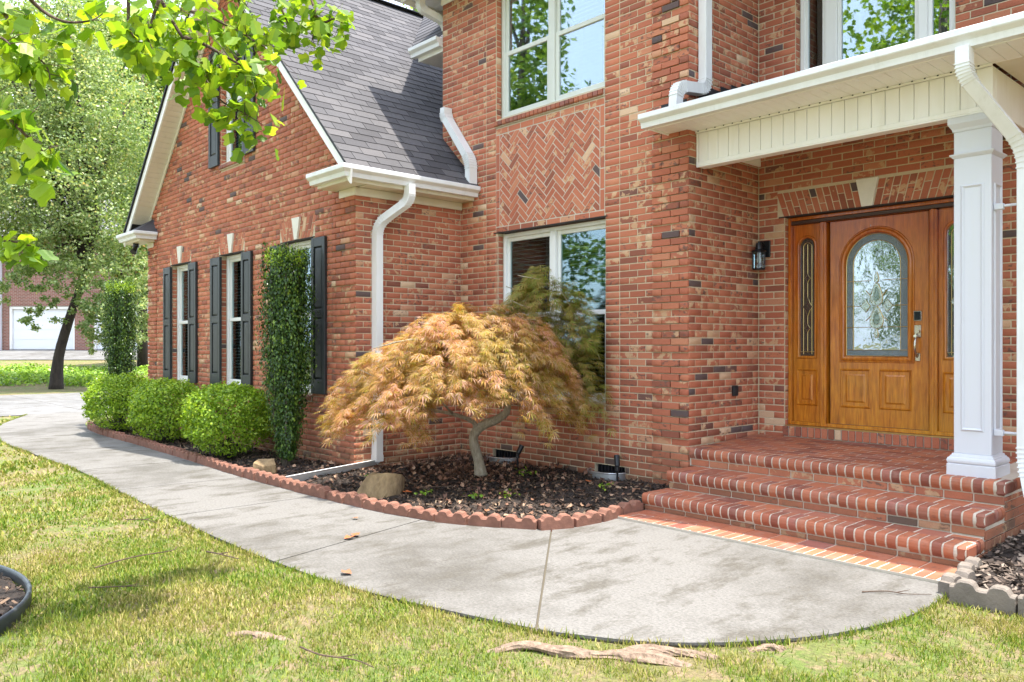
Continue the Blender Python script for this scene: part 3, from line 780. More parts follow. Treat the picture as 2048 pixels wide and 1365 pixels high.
for v in VENTS:
    vt = MB().box(v[0], v[1], YM+.06, YM+.08, v[2], v[3]).build('crawl_vent', M['black'], house)
    m = MB()
    for i in range(9):
        x = v[0]+(v[1]-v[0])*(i+.5)/9; m.box(x-.006, x+.006, YM+.035, YM+.058, v[2], v[3])
    m.build('grille', M['flash'], vt)

# ---- windows
def frame_bars(u0, u1, z0, z1, w, fr, d0, d1, mb=None):
    m = mb or MB()
    def b(a0, a1, b0, b1):
        p = [fr(a0, b0, d0), fr(a1, b1, d1)]; m.bbox(*sorted((p[0][0], p[1][0])), *sorted((p[0][1], p[1][1])), b0, b1, .004)
    b(u0, u0+w, z0, z1); b(u1-w, u1, z0, z1); b(u0+w, u1-w, z0, z0+w); b(u0+w, u1-w, z1-w, z1); return m
def window(u0, u1, z0, z1, y, units, rail, mat, gl, slats=True, parent=house, fw=.045, fixed=False, blind_top=None):
    fr = frS(y); win = frame_bars(u0, u1, z0, z1, fw, fr, .085, .155).build('window', mat, parent)
    n = len(units)
    for i in range(n-1):
        x = (units[i][1]+units[i+1][0])/2; MB().bbox(units[i][1], units[i+1][0], y+.080, y+.15, z0+fw*.7, z1-fw*.7, .005).build('mullion', mat, win)
    for a, b in units:
        if fixed:
            frame_bars(a, b, z0+fw, z1-fw, .035, fr, .10, .145).build('sash', mat, win)
            MB().box(a+.03, b-.03, y+.120, y+.124, z0+fw+.03, z1-fw-.03).build('pane', gl, win)
        else:
            frame_bars(a, b, rail-.02, z1-fw, .045, fr, .115, .150).build('upper_sash', mat, win)
            frame_bars(a, b, z0+fw, rail+.03, .05, fr, .100, .135).build('lower_sash', mat, win)
            MB().box(a+.04, b-.04, y+.130, y+.134, rail+.02, z1-fw-.04).build('pane', gl, win)
            MB().box(a+.045, b-.045, y+.117, y+.121, z0+fw+.045, rail-.01).build('pane', gl, win)
    # the dark room behind the glass
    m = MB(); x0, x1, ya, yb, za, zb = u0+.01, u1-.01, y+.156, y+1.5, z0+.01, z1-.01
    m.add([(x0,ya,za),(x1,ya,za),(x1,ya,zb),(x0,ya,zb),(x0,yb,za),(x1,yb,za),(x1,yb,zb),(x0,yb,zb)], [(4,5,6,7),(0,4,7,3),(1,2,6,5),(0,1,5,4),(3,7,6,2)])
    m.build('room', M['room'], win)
    if slats:
        sp = .045; k = int((z1-z0-.14)/sp); sm = MB(); sm.add([(-.5,0,-.007),(.5,0,-.007),(.5,.018,.0),(-.5,.018,.0),(-.5,.036,.009),(.5,.036,.009)], [(0,1,2,3),(3,2,5,4)])
        sme = sm.mesh('slat'); sme.materials.append(M['blind'])
        for a, b in units:
            for j in range(k):
                place('slat', sme, Matrix.Translation(((a+b)/2, y+.160, z0+.09+j*sp)) @ Matrix.Diagonal((b-a-.06, 1, 1, 1)), win)
    return win
window(W_UP[0]+.008, W_UP[1]-.004, 4.09, 5.61, YM, [(-7.075,-6.325),(-6.24,-5.49)], 4.865, M['sash'], M['glass_upper'])
window(W_LO[0]+.008, W_LO[1]-.004, .832, 2.742, YM, [(-7.05,-6.307),(-6.225,-5.475)], 1.775, M['sash_white'], M['glass'])
for a, b in GW: window(a+.008, b-.004, GZ[0], GZ[1]-.008, YG, [(a+.06, b-.06)], 1.80, M['sash_white'], M['glass'], True)
window(GU[0]+.008, GU[1]-.004, 4.06, 5.74, YG, [(GU[0]+.06, GU[1]-.06)], 4.95, M['sash_white'], M['glass'], True)
window(W2[0]+.008, W2[1]-.004, 4.11, 5.61, YD, [(-3.955,-3.735),(-3.615,-2.865),(-2.785,-2.575)], 0, M['sash_white'], M['glass_upper'], False, fixed=True)

# ---- shutters
def shutter(u0, u1, z0, z1):
    y = YG-.024; m = MB(); sh = None; w = (u1-u0)*.2; zr = z0+(z1-z0)*.515
    m.bbox(u0, u0+w, y-.018, y+.02, z0, z1, .004); m.bbox(u1-w, u1, y-.018, y+.02, z0, z1, .004)
    for a, b in ((z0, z0+.17), (zr-.05, zr+.05), (z1-.11, z1)): m.bbox(u0+w-.003, u1-w+.003, y-.0165, y+.02, a, b, .004)
    m.box(u0+w*.5, u1-w*.5, y+.004, y+.018, z0+.05, z1-.05)
    sh = m.build('shutter', M['shutter'], house)
    for a, b in ((z0+.17, zr-.05), (zr+.05, z1-.11)):
        p = MB(); x0, x1 = u0+w+.006, u1-w-.006; a += .006; b -= .006; t = .022
        p.add([(x0,y+.003,a),(x1,y+.003,a),(x1,y+.003,b),(x0,y+.003,b),(x0+t,y-.010,a+t),(x1-t,y-.010,a+t),(x1-t,y-.010,b-t),(x0+t,y-.010,b-t)], [(4,5,6,7)]+[(i,(i+1)%4,4+(i+1)%4,4+i) for i in range(4)])
        p.build('raised_panel', M['shutter'], sh)
for a, b in ((-13.665,-13.355),(-12.59,-12.285),(-11.735,-11.39),(-10.67,-10.37),(-9.80,-9.50),(-8.715,-8.395)): shutter(a, b, .855, 2.708)
shutter(-11.79, -11.46, 4.04, 5.72); shutter(-10.64, -10.29, 4.04, 5.72)
# ------------------------------------------------------------------ roofs, eaves and gutters
EX, EZ, RX, RZ = -7.42, 3.33, -11.13, 7.04     # wing eave edge and ridge (45 degrees)
GF = 4.47                                       # front edge of the wing roof
def rz_at(x): return EZ+(EX-x) if x > RX else EZ+(x-(2*RX-EX))
wing_roof = MB()
wing_roof.add([(EX,GF,EZ),(EX,14,EZ),(RX,14,RZ),(RX,GF,RZ),(2*RX-EX,GF,EZ),(2*RX-EX,14,EZ)], [(0,1,2,3),(3,2,5,4)])
t = .03
wing_roof.add([(EX,GF,EZ-t),(EX,14,EZ-t),(RX,14,RZ-t),(RX,GF,RZ-t),(2*RX-EX,GF,EZ-t),(2*RX-EX,14,EZ-t)], [(0,1,2,3),(3,2,5,4)])
wing_roof.add([(EX,GF,EZ),(RX,GF,RZ),(RX,GF,RZ-t),(EX,GF,EZ-t)], [(0,1,2,3)]); wing_roof.add([(2*RX-EX,GF,EZ),(RX,GF,RZ),(RX,GF,RZ-t),(2*RX-EX,GF,EZ-t)], [(0,1,2,3)])
wing_roof.add([(EX,GF,EZ),(EX,14,EZ),(EX,14,EZ-t),(EX,GF,EZ-t)], [(0,1,2,3)])
wing_roof = wing_roof.build('wing_roof', M['underlay'], house)
# tabs on the slope that faces the portico
SL = math.hypot(EX-RX, RZ-EZ); EXPO = .143; TW = .305
tabs = []
for i in range(int(SL/EXPO)):
    y = GF-.012-(.15 if i % 2 else 0)+(i*7 % 5)*.004
    while y < 9.2:
        a, b = max(y, GF-.012), y+TW-.007
        if b-a > .05: tabs.append((i, a, b, random.uniform(-.006, .006)))
        y += TW
def tab_geo(i, a, b, j):
    s0 = i*EXPO-.01+j; s1 = s0+EXPO+.05; c = math.sqrt(.5)
    def P(s, y, h): return (EX - s*c + h*c, y, EZ + s*c + h*c)
    v = [P(s0,a,.012),P(s0,b,.012),P(s1,b,.004),P(s1,a,.004),P(s0,a,.002),P(s0,b,.002)]
    return v, [(0,1,2,3),(4,5,1,0),(0,3,4),(1,5,2)]
def tab_area(tb):
    v, f = tab_geo(*tb); q = [pixel_of(p) for p in v[:4]]
    if not all(0 < p[0] < 2048 and 0 < p[1] < 1365 for p in q): return 0
    if q[0][0] > 890 or (q[0][0] < 650 and q[0][1] < 190): return 0
    return abs(sum(q[k][0]*q[(k+1)%4][1]-q[(k+1)%4][0]*q[k][1] for k in range(4)))/2
tabs.sort(key=lambda tb: -tab_area(tb)); rest = MB()
for k, tb in enumerate(tabs):
    v, f = tab_geo(*tb)
    if k < 300: MB().add(v, f).build('shingle', M['shingle'], wing_roof)
    else: rest.add(v, f)
rest.build('shingle_field', M['shingles'], wing_roof, 'stuff')
rc = MB(); rc.sweep([(RX,GF-.01,RZ+.012),(RX,9.2,RZ+.012)], [(-.03,-.13),(.012,-.02),(.012,.02),(-.03,.13),(-.045,.13),(-.005,0),(-.045,-.13)], (0,0,1)); rc.build('ridge_cap', M['flash'], wing_roof)

# rakes (barge boards), their soffit boards and the frieze on the gable
RB = GF+.022
def rake(sgn, parent):
    m = MB(); x0 = EX+.02 if sgn > 0 else 2*RX-EX-.02
    z0 = EZ-.012-.02; a = (x0, z0); b = (RX, RZ-.012)
    m.add([(a[0],RB,a[1]),(b[0],RB,b[1]),(b[0],RB,b[1]-.185),(a[0]-sgn*.02,RB,a[1]-.155),(a[0],RB+.022,a[1]),(b[0],RB+.022,b[1]),(b[0],RB+.022,b[1]-.185),(a[0]-sgn*.02,RB+.022,a[1]-.155)],
          [(0,1,2,3),(4,7,6,5),(0,4,5,1),(3,2,6,7),(0,3,7,4),(1,5,6,2)])
    m.build('rake_board', M['white'], parent)
    m = MB(); e = .012
    m.add([(EX-.06 if sgn > 0 else 2*RX-EX+.06,GF-.01,EZ+.07),(RX,GF-.01,RZ+.01),(RX,GF-.01,RZ-.03),(EX-.06 if sgn > 0 else 2*RX-EX+.06,GF-.01,EZ+.03),
           (EX-.06 if sgn > 0 else 2*RX-EX+.06,RB,EZ+.07),(RX,RB,RZ+.01),(RX,RB,RZ-.03),(EX-.06 if sgn > 0 else 2*RX-EX+.06,RB,EZ+.03)], [(0,1,2,3),(4,7,6,5),(0,4,5,1),(3,2,6,7),(0,3,7,4)])
    m.build('drip_edge', M['flash'], parent)
    n = 48
    for i in range(n):
        f0, f1 = i/n+.0012, (i+1)/n-.0012; xs, xe = (XW-.0 if sgn > 0 else XL+.0), RX
        xa, xb = xs+(xe-xs)*f0, xs+(xe-xs)*f1; za, zb = rz_at(xa)-.195, rz_at(xb)-.195
        q = MB(); q.add([(xa,RB+.024,za),(xb,RB+.024,zb),(xb,YG-.004,zb),(xa,YG-.004,za),(xa,RB+.024,za+.012),(xb,RB+.024,zb+.012),(xb,YG-.004,zb+.012),(xa,YG-.004,za+.012)], [(0,1,2,3),(4,7,6,5),(0,4,5,1),(1,5,6,2),(2,6,7,3),(3,7,4,0)])
        if sgn < 0: q.build('soffit_board', M['soffit'], parent)
        elif i == 0:
            xb = xe; zb = rz_at(xb)-.195; q = MB(); q.add([(xa,RB+.024,za),(xb,RB+.024,zb),(xb,YG-.004,zb),(xa,YG-.004,za)], [(0,1,2,3)]); q.build('soffit_sheet', M['soffit'], parent)
    m = MB(); xs = XW if sgn > 0 else XL; z = lambda x: rz_at(x)-.196
    m.add([(xs,YG-.022,z(xs)),(RX,YG-.022,z(RX)),(RX,YG-.022,z(RX)-.075),(xs,YG-.022,z(xs)-.075),(xs,YG-.002,z(xs)),(RX,YG-.002,z(RX)),(RX,YG-.002,z(RX)-.075),(xs,YG-.002,z(xs)-.075)], [(0,1,2,3),(4,7,6,5),(3,2,6,7),(0,4,5,1),(0,3,7,4)])
    m.build('rake_frieze', M['cream'], parent)
rake(1, wing_roof); rake(-1, wing_roof)

KP = [(0,0),(.068,0),(.078,.045),(.112,.070),(.118,.078),(.118,.118),(.108,.124),(.104,.112),(0,.112)]    # K-style gutter: (outward, up)
def gutter(path, z, parent=house, name='gutter'):
    """path walks so that outside is on its right-hand side"""
    m = MB(); m.sweep([(x, y, z) for x, y in path], [(b, -a) for a, b in KP], (0,0,1)); o = m.build(name, M['gutter'], parent)
    return o
FX, FY = -7.515, 4.515      # fascia planes of the wing eave
# right cornice: return on the gable plus the long eave
gutter([(-8.20, FY), (FX, FY), (FX, YM-.006)], 3.222)
def eave_box(name, x0, x1, y0, y1, z0, z1, mat='cream'): return MB().bbox(x0, x1, y0, y1, z0, z1, .004).build(name, M[mat], house)
eave_box('fascia', FX-.02, FX-.002, FY, YM-.003, 3.185, 3.31); eave_box('fascia', -8.16, FX-.022, FY+.002, FY+.02, 3.187, 3.31)
for i in range(17):                                    # soffit boards under the long eave
    y = 4.80+i*.0872; MB().bbox(XW+.002, FX-.022, y+.0015, y+.0857, 3.192, 3.204, .002).build('soffit_board', M['soffit'], house)
eave_box('soffit_sheet', -8.14, FX-.022, FY+.022, YG-.004, 3.193, 3.203, 'soffit')
eave_box('frieze', XW+.002, XW+.024, YG-.022, YM-.002, 3.10, 3.19); eave_box('frieze', -8.10, XW+.0, YG-.024, YG-.003, 3.102, 3.19)
eave_box('return_end', -8.16, -8.142, FY+.022, YG-.004, 3.187, 3.31)
m = MB(); m.add([(-8.21,4.41,3.335),(FX+.10,4.41,3.335),(FX-.02,4.62,3.46),(XW,YG-.003,3.56),(-7.98,YG-.003,3.52),(-8.21,YG-.003,3.345)], [(0,1,2,3,4,5)]); m.build('return_roof', M['shingles'], house)
# left cornice return
gutter([(-14.965, 5.4), (-14.965, FY), (-14.14, FY), (-14.14, YG-.004)][1:], 3.222)
eave_box('fascia', -14.96, -14.16, FY+.002, FY+.02, 3.187, 3.31); eave_box('fascia', -14.158, -14.142, FY+.002, YG-.004, 3.187, 3.31)
eave_box('soffit_sheet', -14.95, -14.16, FY+.022, YG-.004, 3.193, 3.203, 'soffit')
eave_box('frieze', XL+.0, -14.20, YG-.024, YG-.003, 3.102, 3.19)
m = MB(); m.add([(-14.80,4.42,3.335),(-14.06,4.42,3.335),(-14.03,YG-.003,3.345),(-14.22,YG-.003,3.58),(-14.5,YG-.003,3.55),(-14.62,4.60,3.46)], [(0,1,2,3,4,5)]); m.build('return_roof', M['shingles'], house)
for i in range(5):
    m = MB(); y = 4.44+i*.066; z = 3.342+i*.045; m.add([(-14.66+.02*i,y,z),(-14.075-.02*i,y,z),(-14.10-.03*i,y+.07,z+.046),(-14.62+.02*i,y+.07,z+.046)], [(0,1,2,3)]); m.build('shingle', M['shingle'], wing_roof)
# flood light under the left cornice
fl = thing('flood_light', 'small dark flood light under the left eave corner', 'light', (-14.62, 4.62, 3.15))
MB().lathe((-14.62,4.62,3.12), [(0,.07),(.05,.07),(.05,.0),(.0,.0)], 12).build('mount', M['black'], fl); MB().tube([(-14.60,4.62,3.13),(-14.55,4.55,3.03)], [.03,.055], 10).build('lamp_head', M['black'], fl)

# main roof: eave box high above (its shadow falls on the wing roof)
MX, MY = -8.52, 5.90
def bx(name, *a, mat='white'): return MB().bbox(*a, .004).build(name, M[mat], house)
bx('main_soffit', MX+.02, XA+.35, MY+.02, YM+.1, 5.862, 5.875, mat='white'); bx('main_soffit', MX+.02, -8.16, YM+.102, 13, 5.862, 5.875, mat='white')
bx('main_fascia', MX, XA+.37, MY, MY+.018, 5.80, 5.93); bx('main_fascia', MX, MX+.018, MY+.02, 13, 5.80, 5.93)
bx('main_frieze', -8.16, XA, YM-.02, YM-.003, 5.75, 5.86)
gutter([(MX, 13), (MX, MY), (XA+.37, MY)], 5.83)
mr = MB(); mr.add([(MX,MY,5.95),(XA+.37,MY,5.95),(XR+.3,7.2,5.95),(XR+.3,11,9.0),(-5.6,9.0,8.6),(MX,14,5.95),(XR+.3,14,9.0)], [(0,1,4),(1,2,3,4),(0,4,5),(4,3,6,5)]); mr.build('main_roof', M['shingles'], house)
# little cross-roof eave against the wing slope
CZ = 5.235
gutter([(-8.76, 6.30), (-8.155, 6.30)], CZ)
bx('cross_fascia', -8.70, -8.155, 6.302, 6.32, CZ-.05, CZ+.10); bx('cross_soffit', -8.69, -8.155, 6.322, 6.7, CZ-.048, CZ-.036); bx('cross_frieze', -8.40, -8.155, 6.70, 6.72, CZ-.15, CZ-.05)
m = MB(); m.add([(-8.78,6.24,CZ+.115),(-8.158,6.24,CZ+.115),(-8.158,8.05,7.06),(-10.7,8.05,7.06)], [(0,1,2,3)]); cr = m.build('cross_roof', M['underlay'], house)
for i in range(17):
    y0 = 6.235+i*.105; z0 = CZ+.122+i*.107; xl = -8.78-i*.115
    m = MB(); m.add([(xl,y0,z0),(-8.159,y0,z0),(-8.159,y0+.12,z0+.112),(xl-.1,y0+.12,z0+.112),(xl,y0,z0-.012),(-8.159,y0,z0-.012)], [(0,1,2,3),(4,5,1,0)]); m.build('shingle_course', M['shingle'], cr)

# downspouts: fluted rectangular pipe
def flute(w, d):
    p = []; n = 4
    for i in range(n):
        a = -w/2+w*(i+.15)/n; b = -w/2+w*(i+.85)/n; p += [(a, d/2), (b, d/2), (b+.002, d/2-.005)]
    p = p[:-1]
    return [(-w/2, -d/2), (-w/2, d/2-.004)] + p[0:] + [(w/2, d/2-.004), (w/2, -d/2)]
def pipe(pts, w=.105, d=.078, side=(0,1,0), name='downspout', r=.10, mat='gutter'):
    """rounded-corner path"""
    P = [Vector(p) for p in pts]; out = [P[0]]
    for i in range(1, len(P)-1):
        a, b, c = P[i-1], P[i], P[i+1]; u = (a-b).normalized(); v = (c-b).normalized(); k = min(r, (a-b).length*.45, (c-b).length*.45)
        for q in range(6):
            s = q/5; out.append((b+u*k)*(1-s)**2 + b*2*s*(1-s) + (b+v*k)*s*s)
    out.append(P[-1]); m = MB(); m.sweep(out, flute(w, d), side); o = m.build(name, M[mat], house)
    for i in range(1, len(P)-1):                       # crimped elbows
        e = MB(); a, b, c = P[i-1], P[i], P[i+1]; u = (a-b).normalized(); v = (c-b).normalized(); k = min(r, (a-b).length*.45, (c-b).length*.45)
        for q in range(7):
            s = .06+q/6*.88; p = (b+u*k)*(1-s)**2 + b*2*s*(1-s) + (b+v*k)*s*s; tg = ((b-(b+u*k))*(1-s)+((b+v*k)-b)*s).normalized()
            e.sweep([p-tg*.004, p+tg*.004], [(x*1.10, y*1.10) for x, y in rect(-w/2, w/2, -d/2, d/2)], side)
        e.build('elbow_crimp', M[mat], o)
    return o
pipe([(-7.45,5.28,3.24),(-7.45,5.28,3.06),(-7.725,5.03,2.80),(-7.725,5.03,.17),(-7.70,4.95,.10),(-7.62,3.80,.045)][:4]+[(-7.725,5.03,.115),(-7.60,3.85,.05)], .085, .105, (0,1,0), r=.13)
pipe([(-7.99,6.215,4.40),(-7.99,6.215,4.29),(-7.50,6.215,3.66),(-7.50,6.215,3.34)], .12, .09, (0,1,0), r=.10)         # valley pipe across the wing slope
pipe([(-8.30,6.05,5.83),(-8.30,6.05,5.70),(-8.23,6.38,5.60),(-8.23,6.42,5.45)], .08, .09, (1,0,0), r=.06)
pipe([(XA+.055,6.47,5.9),(XA+.055,6.47,3.83),(XA+.055,6.02,3.77),(XA+.055,6.00,3.54)], .085, .10, (1,0,0), r=.11)
# ------------------------------------------------------------------ portico: beam, eave, column
PG, PGR = 5.965, -1.42                      # fascia front plane, right end
BF = 6.40                                   # front face of the beam
gutter([(-4.66, PG), (PGR+.0, PG), (PGR, 7.5)], 3.425)
def bxw(name, *a, mat='white', parent=house, b=.004): return MB().bbox(*a, b).build(name, M[mat], parent)
bxw('portico_fascia', -4.64, PGR-.002, PG+.002, PG+.02, 3.42, 3.53); bxw('portico_fascia', -4.64, -4.622, PG+.022, YM-.004, 3.422, 3.53); bxw('portico_fascia', PGR-.02, PGR-.003, PG+.022, YD-.01, 3.422, 3.53)
n = int((PGR-.02+4.62)/.10)
for i in range(n):
    x = -4.62+i*.10; y1 = (YM-.004) if x+.1 < XA+.01 else BF+.02
    bxw('soffit_board', x+.0012, x+.0988, PG+.022, y1, 3.437, 3.447, mat='white', b=.0025)
bxw('soffit_channel', XA+.004, -1.905, BF-.020, BF-.003, 3.418, 3.436, mat='white', b=.002)
m = MB()
for i in range(27): m.box(XA+.03+i*.0915, XA+.042+i*.0915, BF-.024, BF-.0205, 3.428, 3.4365)
m.build('soffit_weep', M['flash'], house)
bxw('ceiling', XA+.004, -2.01, BF+.11, YD-.004, 3.36, 3.375, mat='soffit'); bxw('ceiling', -1.90, PGR-.022, BF+.022, YD-.004, 3.437, 3.447, mat='soffit')
# beam clad in upright boards
bxw('portico_beam', XA+.004, -1.915, BF+.014, BF+.10, 3.115, 3.432); beam2 = bxw('portico_beam', -2.0, -1.915, BF+.104, YD-.004, 3.115, 3.432)
nb = 23; w = (-1.905-(XA+.02))/nb
for i in range(nb):
    x = XA+.02+i*w; bxw('beam_board', x+.0022, x+w-.0022, BF+.002, BF+.0135, 3.145, 3.418, b=.003)
bxw('beam_trim', XA+.002, XA+.019, BF-.004, BF+.0135, 3.10, 3.42); bxw('beam_trim', XA+.02, -1.90, BF-.006, BF+.102, 3.098, 3.113, b=.003); bxw('beam_trim', XA+.02, -1.90, BF-.006, BF+.0015, 3.1135, 3.147, b=.003)
bxw('wall_trim', XA+.004, XA+.03, BF+.104, YD-.004, 3.27, 3.355, mat='white')
# low roof over the portico, with flashing against the walls
m = MB(); m.add([(-4.70,PG-.09,3.545),(PGR+.09,PG-.09,3.545),(PGR+.09,YD-.002,4.0),(XA+.004,YD-.002,4.0),(XA+.004,YM-.02,3.64),(-4.70,YM-.02,3.64)], [(0,1,2,3,4,5)]); m.build('portico_roof', M['shingles'], house)
for i in range(6):
    y = 6.42+i*.185; z = 3.64+(y-YM)*.295; bxw('step_flashing', XA+.0125, XA+.016, y, y+.18, z-.04, z+.16+.0*i, mat='flash', b=.001)
bxw('wall_flashing', XA+.02, XR-.2, YD-.012, YD-.003, 3.95, 4.005, mat='flash', b=.001); bxw('wall_flashing', -4.70, XA-.002, YM-.036, YM-.028, 3.60, 3.72, mat='flash', b=.001)

# column
colx, coly, cz0 = -2.045, 6.545, .474
col = MB().bbox(colx-.125, colx+.125, coly-.125, coly+.125, cz0+.16, 3.0, .004).build('portico_column', M['column'], house)
def ring(name, prof, z, mat='column'):
    """profile [(out, up)] carried round the square shaft"""
    h = .125; m = MB(); pts = [(colx-h,coly-h,z),(colx+h,coly-h,z),(colx+h,coly+h,z),(colx-h,coly+h,z)]
    m.sweep(pts, [(u, -o) for o, u in prof], (0,0,1), closed=True); return m.build(name, M[mat], col)
ring('plinth', [(-.01,0),(.037,0),(.037,.082),(.033,.086),(-.01,.086)], cz0)
ring('base_moulding', [(-.01,.088),(.030,.088),(.036,.098),(.037,.112),(.033,.126),(.024,.134),(.020,.136),(.020,.142),(.012,.146),(.008,.160),(-.01,.162)], cz0)
ring('necking', [(.0005,0),(.004,0),(.022,.020),(.024,.028),(.004,.034),(.0005,.034)], 2.80)
ring('capital', [(.0005,0),(.006,0),(.010,.02),(.026,.045),(.032,.055),(.032,.10),(.0005,.10)], 2.995)
MB().box(colx-.12, colx+.12, coly-.12, coly+.12, 3.0, 3.097).build('cap_core', M['column'], col)
def mould_panel(face):
    m = MB(); z0, z1, hw = .80, 2.60, .078; fr = (lambda u, z, d: (colx+u, coly-.125-d, z)) if face == 'S' else (lambda u, z, d: (colx+.125+d, coly+u, z))
    o = rect(-hw, hw, z0, z1); i1 = rect(-hw+.012, hw-.012, z0+.012, z1-.012); i2 = rect(-hw+.024, hw-.024, z0+.024, z1-.024)
    v = [fr(*p, .001) for p in o]+[fr(*p, .012) for p in i1]+[fr(*p, .001) for p in i2]
    m.add(v, [(i,(i+1)%4,4+(i+1)%4,4+i) for i in range(4)]+[(4+i,4+(i+1)%4,8+(i+1)%4,8+i) for i in range(4)]); m.build('panel_moulding', M['column'], col)
mould_panel('S'); mould_panel('E')
# the spout beside it and its two brackets
pipe([(-1.93,5.905,3.43),(-1.93,5.905,3.24),(-1.70,6.40,2.78),(-1.70,6.40,.62),(-1.64,6.33,.40)], .10, .088, (0,1,0), r=.14)
for z in (.80, 2.42):
    b = bxw('spout_bracket', colx+.127, colx+.19, 6.455, 6.49, z-.022, z+.022, mat='column'); bxw('clip', colx+.19, -1.755, 6.462, 6.482, z-.006, z+.012, mat='column', parent=b)

# ------------------------------------------------------------------ front steps
steps = thing('front_steps', 'red brick front steps with bullnosed treads below the portico', 'steps', (-3.05, 5.13, 0))
SXL, SXR = -4.345, -1.785
LEV = [(.160, 5.50), (.315, 5.85), (.477, 6.255)]     # (tread height, nosing front)
body = MB(); body.box(SXL+.02, SXR-.02, 5.50+.03, YD-.01, -.2, .1568); body.box(SXL+.018, SXR-.018, 5.85+.03, YD-.012, .157, .3118)
body.box(XA+.012, SXR-.016, 6.285, 6.4535, .312, .4755)
body.add([(XA+.012,6.454,.312),(SXR-.016,6.454,.312),(SXR-.016,YD-.012,.312),(XA+.012,YD-.012,.312),(XA+.012,6.454,.4757),(SXR-.016,6.454,.4757),(SXR-.016,YD-.012,.5142),(XA+.012,YD-.012,.5142)],
         [(0,3,2,1),(4,5,6,7),(0,1,5,4),(1,2,6,5),(2,3,7,6),(3,0,4,7)])
body.box(-4.30, -1.80, 5.135, 5.53, -.05, .0185)
body.build('mortar_core', M['mortar_pale'], steps)
NOSE = [(.19,0),(.030,0),(.016,-.004),(.006,-.013),(.001,-.028),(.000,-.050),(.004,-.066),(.013,-.082),(.020,-.094),(.19,-.094)]
def nose_mesh(w):
    m = MB(); m.prism(NOSE, lambda a, b, d: (d, a, b), -w/2, w/2); me = m.mesh('nosing_brick'); bm_fix(me); me.materials.append(M['step']); return me
P = .0705; nm = nose_mesh(P-.0125)
for k, (z, y) in enumerate(LEV):
    xl = XA+.014 if k == 2 else SXL; n = int(round((SXR-xl)/P)); p = (SXR-xl)/n
    for i in range(n):
        dz = random.uniform(-.0008,.0012); dy = random.uniform(-.0016,.0008)
        if i == n-1: continue
        place('nosing_brick', nm, Matrix.Translation((xl+(i+.5)*p, y+dy, z+dz)), steps)
    NM = MB(); NM.prism([(a+.0028 if a < .1 else a, b-.0026) for a, b in NOSE], lambda a, b, d: (d, y+a, z+b), xl+.004, SXR-.004); NM.build('nosing_mortar', M['mortar_pale'], steps)
    # corner block and the row that turns down the side
    c = MB(); c.bbox(SXR-p+.004, SXR+.002, y, y+.19, z-.094, z, .016); c.build('nosing_brick', M['step'], steps)
    y1 = (LEV[k+1][1] if k < 2 else YD-.02); m = int((y1+.02-(y+.20))/P)
    for i in range(m):
        place('nosing_brick', nm, Matrix.Translation((SXR+.001, y+.20+(i+.5)*P, z-.001 + (.0 if k < 2 else .024*(i*P)))) @ Matrix.Rotation(math.pi/2, 4, 'Z'), steps)
    # riser bricks below the nosing and on the side
    zb = LEV[k-1][0] if k else .018; h = z-.094-.010-zb-.004; n2 = int(round((SXR-xl)/.205)); p2 = (SXR-.008-xl-.01)/n2
    for i in range(n2):
        MB().bbox(xl+.01+i*p2+.005, xl+.01+(i+1)*p2-.005, y+.022, y+.04, zb+.004, zb+.004+h, .003).build('riser_brick', M['brick'], steps)
    # second row of the tread
    if k < 2:
        n3 = int(round((SXR-xl)/.205)); p3 = (SXR-.2-xl)/n3
        for i in range(n3): MB().bbox(xl+i*p3+.004, xl+(i+1)*p3-.004, y+.199, LEV[k+1][1]+.02, z-.03, z-random.uniform(0,.002), .004).build('tread_brick', M['step'], steps)
# porch floor pavers
x0, x1, y0, y1 = XA+.014, SXR-.205, 6.255+.199, YD-.012; rows = 10; ph = (y1-y0)/rows
for j in range(rows):
    x = x0-(.10 if j % 2 else 0)
    while x < x1-.02:
        a, b = max(x, x0), min(x+.205, x1)
        if b-a > .04:
            ya = y0+j*ph+.0055; yb = y0+(j+1)*ph-.0055; za = .4772+.0369*(ya-6.454); zb = .4772+.0369*(yb-6.454); dz = random.uniform(-.0003,.0008)
            m = MB(); m.add([(a+.005,ya,za-.02),(b-.005,ya,za-.02),(b-.005,yb,zb-.02),(a+.005,yb,zb-.02),(a+.005,ya,za+dz),(b-.005,ya,za+dz),(b-.005,yb,zb+dz),(a+.005,yb,zb+dz)], [(4,5,6,7),(0,1,5,4),(1,2,6,5),(2,3,7,6),(3,0,4,7)])
            m.build('paver', M['step'], steps)
        x += .205
# side face of the whole flight (bricks facing +X)
for (ya, yb, za, zb) in ((5.53, 5.86, .0, .06), (5.88, 6.27, .0, .21), (6.29, YD-.02, .0, .37)):
    z = za; i = 0
    while z < zb-.03:
        y = ya-(.1 if i % 2 else 0)
        while y < yb-.03:
            a, b = max(y, ya), min(y+BL, yb)
            if b-a > .05: MB().bbox(SXR-.02, SXR-.004, a+.005, b-.005, z+.005, min(z+BH-.005, zb), .003).build('side_brick', M['brick'], steps)
            y += BL
        z += BH; i += 1
# brick apron at the foot
ax0, ax1 = -4.30, -1.80; na = int((ax1-ax0)/P)
for i in range(na):
    MB().bbox(ax0+i*P+.004, ax0+(i+1)*P-.004, 5.138, 5.328, -.02, .022+random.uniform(-.002,.002), .004).build('apron_brick', M['step'], steps)
for i in range(12):
    w = (ax1-ax0)/12; MB().bbox(ax0+i*w+.004, ax0+(i+1)*w-.004, 5.336, 5.518, -.02, .023+random.uniform(-.002,.002), .004).build('apron_brick', M['step'], steps)
